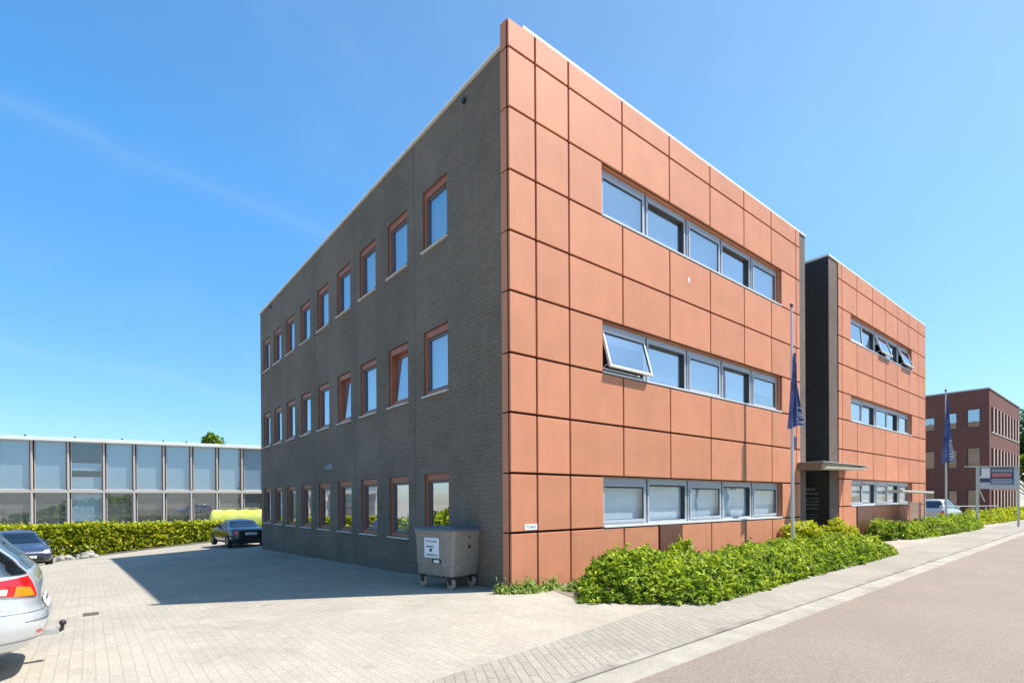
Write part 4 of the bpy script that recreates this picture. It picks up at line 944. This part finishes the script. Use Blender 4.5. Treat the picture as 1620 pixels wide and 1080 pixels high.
# ================================================================= planting
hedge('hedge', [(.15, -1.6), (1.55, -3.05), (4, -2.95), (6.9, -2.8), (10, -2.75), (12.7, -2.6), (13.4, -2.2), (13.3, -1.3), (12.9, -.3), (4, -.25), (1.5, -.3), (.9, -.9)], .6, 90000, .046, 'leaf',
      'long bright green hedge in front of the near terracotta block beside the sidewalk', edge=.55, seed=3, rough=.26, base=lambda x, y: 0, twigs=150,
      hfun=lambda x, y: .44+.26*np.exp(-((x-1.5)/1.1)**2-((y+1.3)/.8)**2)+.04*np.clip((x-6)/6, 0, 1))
bush('bush', (4.3, -.75, .1), .4, .3, .62, 1500, .05, 'leaf', 'loose leafy bush rising in front of the painted shadow panel', seed=4, spikes=5)
bush('bush', (11.3, -.55, .1), .9, .5, .9, 5500, .06, 'leaf_light', 'rounded bush at the foot of the tenants board, right of the near flagpole', seed=6)
bush('bush', (14.1, -.55, 0), .9, .45, .9, 4500, .06, 'leaf_light', 'bush in front of the dark brown strip of the second block', seed=8, spikes=3)
bush('bush', (18.6, .0-.55, 0), .95, .45, .85, 3800, .06, 'leaf', 'dark bush at the foot of the second block near the white side canopy', seed=10)
hedge('hedge', [(19.8, -.3), (19.6, -1.25), (24, -1.5), (29, -1.6), (33, -1.3), (34.5, -.6), (33, .3), (27, .6), (22, -.1)], .62, 26000, .07, 'leaf', 'low green hedge under the second flagpole in front of the silver people carrier', edge=.5, seed=12, rough=.2, base=lambda x, y: 0)
hedge('hedge', [(34.8, .4), (36, -.75), (44, -1.0), (60, -.9), (75, -.6), (75, .4), (50, .6)], .72, 24000, .1, 'leaf_light', 'distant green hedge below the billboard along the road', edge=.5, seed=14, rough=.2, base=lambda x, y: 0)
bedp = MB()
bedp.poly([(p[0], p[1], .008) for p in [(.3, -1.5), (1.6, -2.9), (12.6, -2.5), (13.2, -1.3), (12.9, -.02), (.8, -.02)]]); struct(bedp.build('planting_bed_soil', 'soil'))
bedp = MB(); bedp.poly([(19.8, -.02, .008), (19.7, -1.1, .008), (33, -1.2, .008), (34, .3, .008), (27.5, .3, .008), (27.4, -.02, .008)]); struct(bedp.build('planting_bed_soil', 'soil'))
# weeds at the building corner
pw = []; 
for cx_, cy_, rr, n in ((.25, -.22, .28, 900), (.0, -.15, .2, 380), (-.2, -.05, .14, 160), (.62, -.3, .2, 320), (.95, -.7, .2, 350), (.85, -.25, .18, 300), (.45, -1.5, .05, 30), (-.35, -.02, .08, 60)):
    q = rng.normal(size=(n, 3))*np.array([rr*.5, rr*.35, .05]); q[:, 2] = np.abs(q[:, 2])*(1-np.clip(np.hypot(q[:, 0], q[:, 1])/rr, 0, .8))*2.2+.01; pw.append(q+np.array([cx_, cy_, 0]))
tag(leaves_obj('weeds', 'leaf_weed', np.concatenate(pw), .03, aspect=3.2), 'low straggly weeds along the foot of the terracotta corner', 'weeds', kind='stuff')
# hedge of the car park at left
def lp(px, py, D): p = CP+ray(px, py)*D; return p
h0 = lp(62, 870, 28.0); h1 = lp(345, 858, 31.5)
hd_ = (h1-h0); hd_.z = 0; hn = Vector((-hd_.y, hd_.x, 0)).normalized()
q0 = h0-hd_*.6; q1 = h1+hd_*.5
zhg = lambda x, y: gh(min(x, 0), y)-.06
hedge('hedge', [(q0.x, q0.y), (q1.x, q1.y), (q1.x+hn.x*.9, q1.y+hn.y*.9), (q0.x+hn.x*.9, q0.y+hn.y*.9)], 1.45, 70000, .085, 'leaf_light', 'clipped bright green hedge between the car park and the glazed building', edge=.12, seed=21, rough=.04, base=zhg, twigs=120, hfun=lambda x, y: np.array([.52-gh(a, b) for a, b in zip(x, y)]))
m = MB(); m.box((0, 0, -.2), (1, 1, 0)) if False else None
e_ = hd_.normalized(); kb2 = MB(); Lk = (q1-q0).length; nk = int(Lk)
for k in range(nk):
    a0 = q0+e_*(Lk*k/nk+.01)-hn*.25; a1 = q0+e_*(Lk*(k+1)/nk)-hn*.25; c0_ = a0+hn*.12; c1_ = a1+hn*.12; n = len(kb2.v)
    for dz in (-.05, .09):
        for p in (a0, a1, c1_, c0_): kb2.v.append((p.x, p.y, gh(p.x, p.y)+dz))
    for f in ((4, 5, 6, 7), (0, 1, 5, 4), (1, 2, 6, 5), (2, 3, 7, 6), (3, 0, 4, 7)): kb2.f.append(tuple(n+i for i in f)); kb2.mi.append(0)
struct(kb2.build('kerb', 'kerbm'))
random.seed(11)
for k in range(9):
    px = 78+k*9+random.random()*4; p = lp(px, 868, 27.6+.25*(k % 2)); bmq = bmesh.new(); bmesh.ops.create_icosphere(bmq, subdivisions=3, radius=1)
    sx, sy_, sz = .12+random.random()*.14, .12+random.random()*.08, .10+random.random()*.20
    ph = random.random()*9
    for v in bmq.verts:
        d_ = 1+.16*math.sin(v.co.x*4+ph)*math.cos(v.co.y*5+ph)+.1*math.sin(v.co.z*7+ph*2); v.co = Vector((v.co.x*sx*d_, v.co.y*sy_*d_, v.co.z*sz*d_))
    me = bpy.data.meshes.new('rubble_stone'); bmq.to_mesh(me); bmq.free(); me.materials.append(M['stone']); o = bpy.data.objects.new('rubble_stone', me); COL.objects.link(o); o.location = (p.x, p.y, gh(p.x, p.y)+sz*.35)
    tag(o, 'pale grey rubble stone at the foot of the clipped hedge', 'stone', 'rubble stones under the clipped hedge')
# lime tarpaulin behind hedge
ta = lp(330, 800, 33.5); tb = lp(425, 800, 34.5); td = (tb-ta); td.z = 0; tl_ = td.length; te = td.normalized(); tn = Vector((-te.y, te.x, 0))
def tarp(u, v, w_): return tuple(Vector((ta.x, ta.y, 0))+te*u+tn*v+Vector((0, 0, w_)))
m = MB(); zt0 = 1.62+1.67-CP.z*1.0
G = []
for j in range(13):
    a = math.pi*j/12; G.append([tarp(u*tl_/20+.0, .9-.9*math.cos(a), -.9+(2.05+.04*math.sin(u*1.3)+(-.35 if u == 0 else 0))*min(1, (math.sin(a)*1.9)**.5 if 0 < j < 12 else 0)) for u in range(21)])
m.grid(G); m.poly([g_[0] for g_ in G]); m.poly([g_[-1] for g_ in G]); o = m.build('covered_trailer', 'lime', None, smooth=True); tag(o, 'lime yellow tarpaulin cover over a low trailer behind the black saloon', 'trailer')
# trees
p = lp(338, 712, 75); tree('broad green tree whose crown shows above the white roof of the glazed building', (p.x, p.y, -1), 13.2, 2.7, 3600, .34, seed=31, m='leaf')
p = lp(297, 712, 80); tree('small tree top just showing above the glazed building, left of the broad one', (p.x, p.y, -1), 12.2, 1.0, 900, .3, seed=32, m='leaf')
for i, (px, D_, h, lab) in enumerate(((1640, 78, 15.5, 'tall dark green tree at the far right behind the red brick building'), (1626, 60, 6.5, 'low bright green tree right of the billboard'), (1668, 95, 18, 'tallest tree at the far right edge'))):
    p = lp(px, 800, D_); tree(lab, (p.x, p.y, 0), h, h*.38, 9000, .32, seed=40+i, m='leaf_tree' if i != 1 else 'leaf')
for i, (x, y, h) in enumerate(((18, -19, 9), (27, -23, 10), (39, -20, 9.5), (52, -24, 10.5), (68, -21, 10))):
    tree(['green roadside tree opposite the near block', 'green roadside tree opposite the gap between the blocks', 'green roadside tree opposite the second block', 'green roadside tree opposite the parked people carrier', 'green roadside tree opposite the red brick building'][i], (x, y, 0), h, h*.34, 5000, .35, seed=60+i, group='trees across the road')
hedge('hedge', [(-15.5, 4), (-14.2, 4), (-14.2, 37), (-15.5, 37)], 2.7, 20000, .18, 'leaf', 'hedge along the left side of the car park', edge=.3, seed=71, rough=.1)
# drain cover
p = Vector((-6.02, 3.3, gh(-6.02, 3.3))); m = MB(); m.box((p.x-.10, p.y-.16, p.z-.02), (p.x+.10, p.y+.16, p.z+.006))
for k in range(6): m.box((p.x-.09+k*.034, p.y-.14, p.z+.006), (p.x-.078+k*.034, p.y+.14, p.z+.012))
tag(m.build('drain_grate', mat('mossy iron', (.10, .09, .05), .9, noise=.3, nscale=20)), 'small mossy iron drain grate in the car park paving', 'drain')
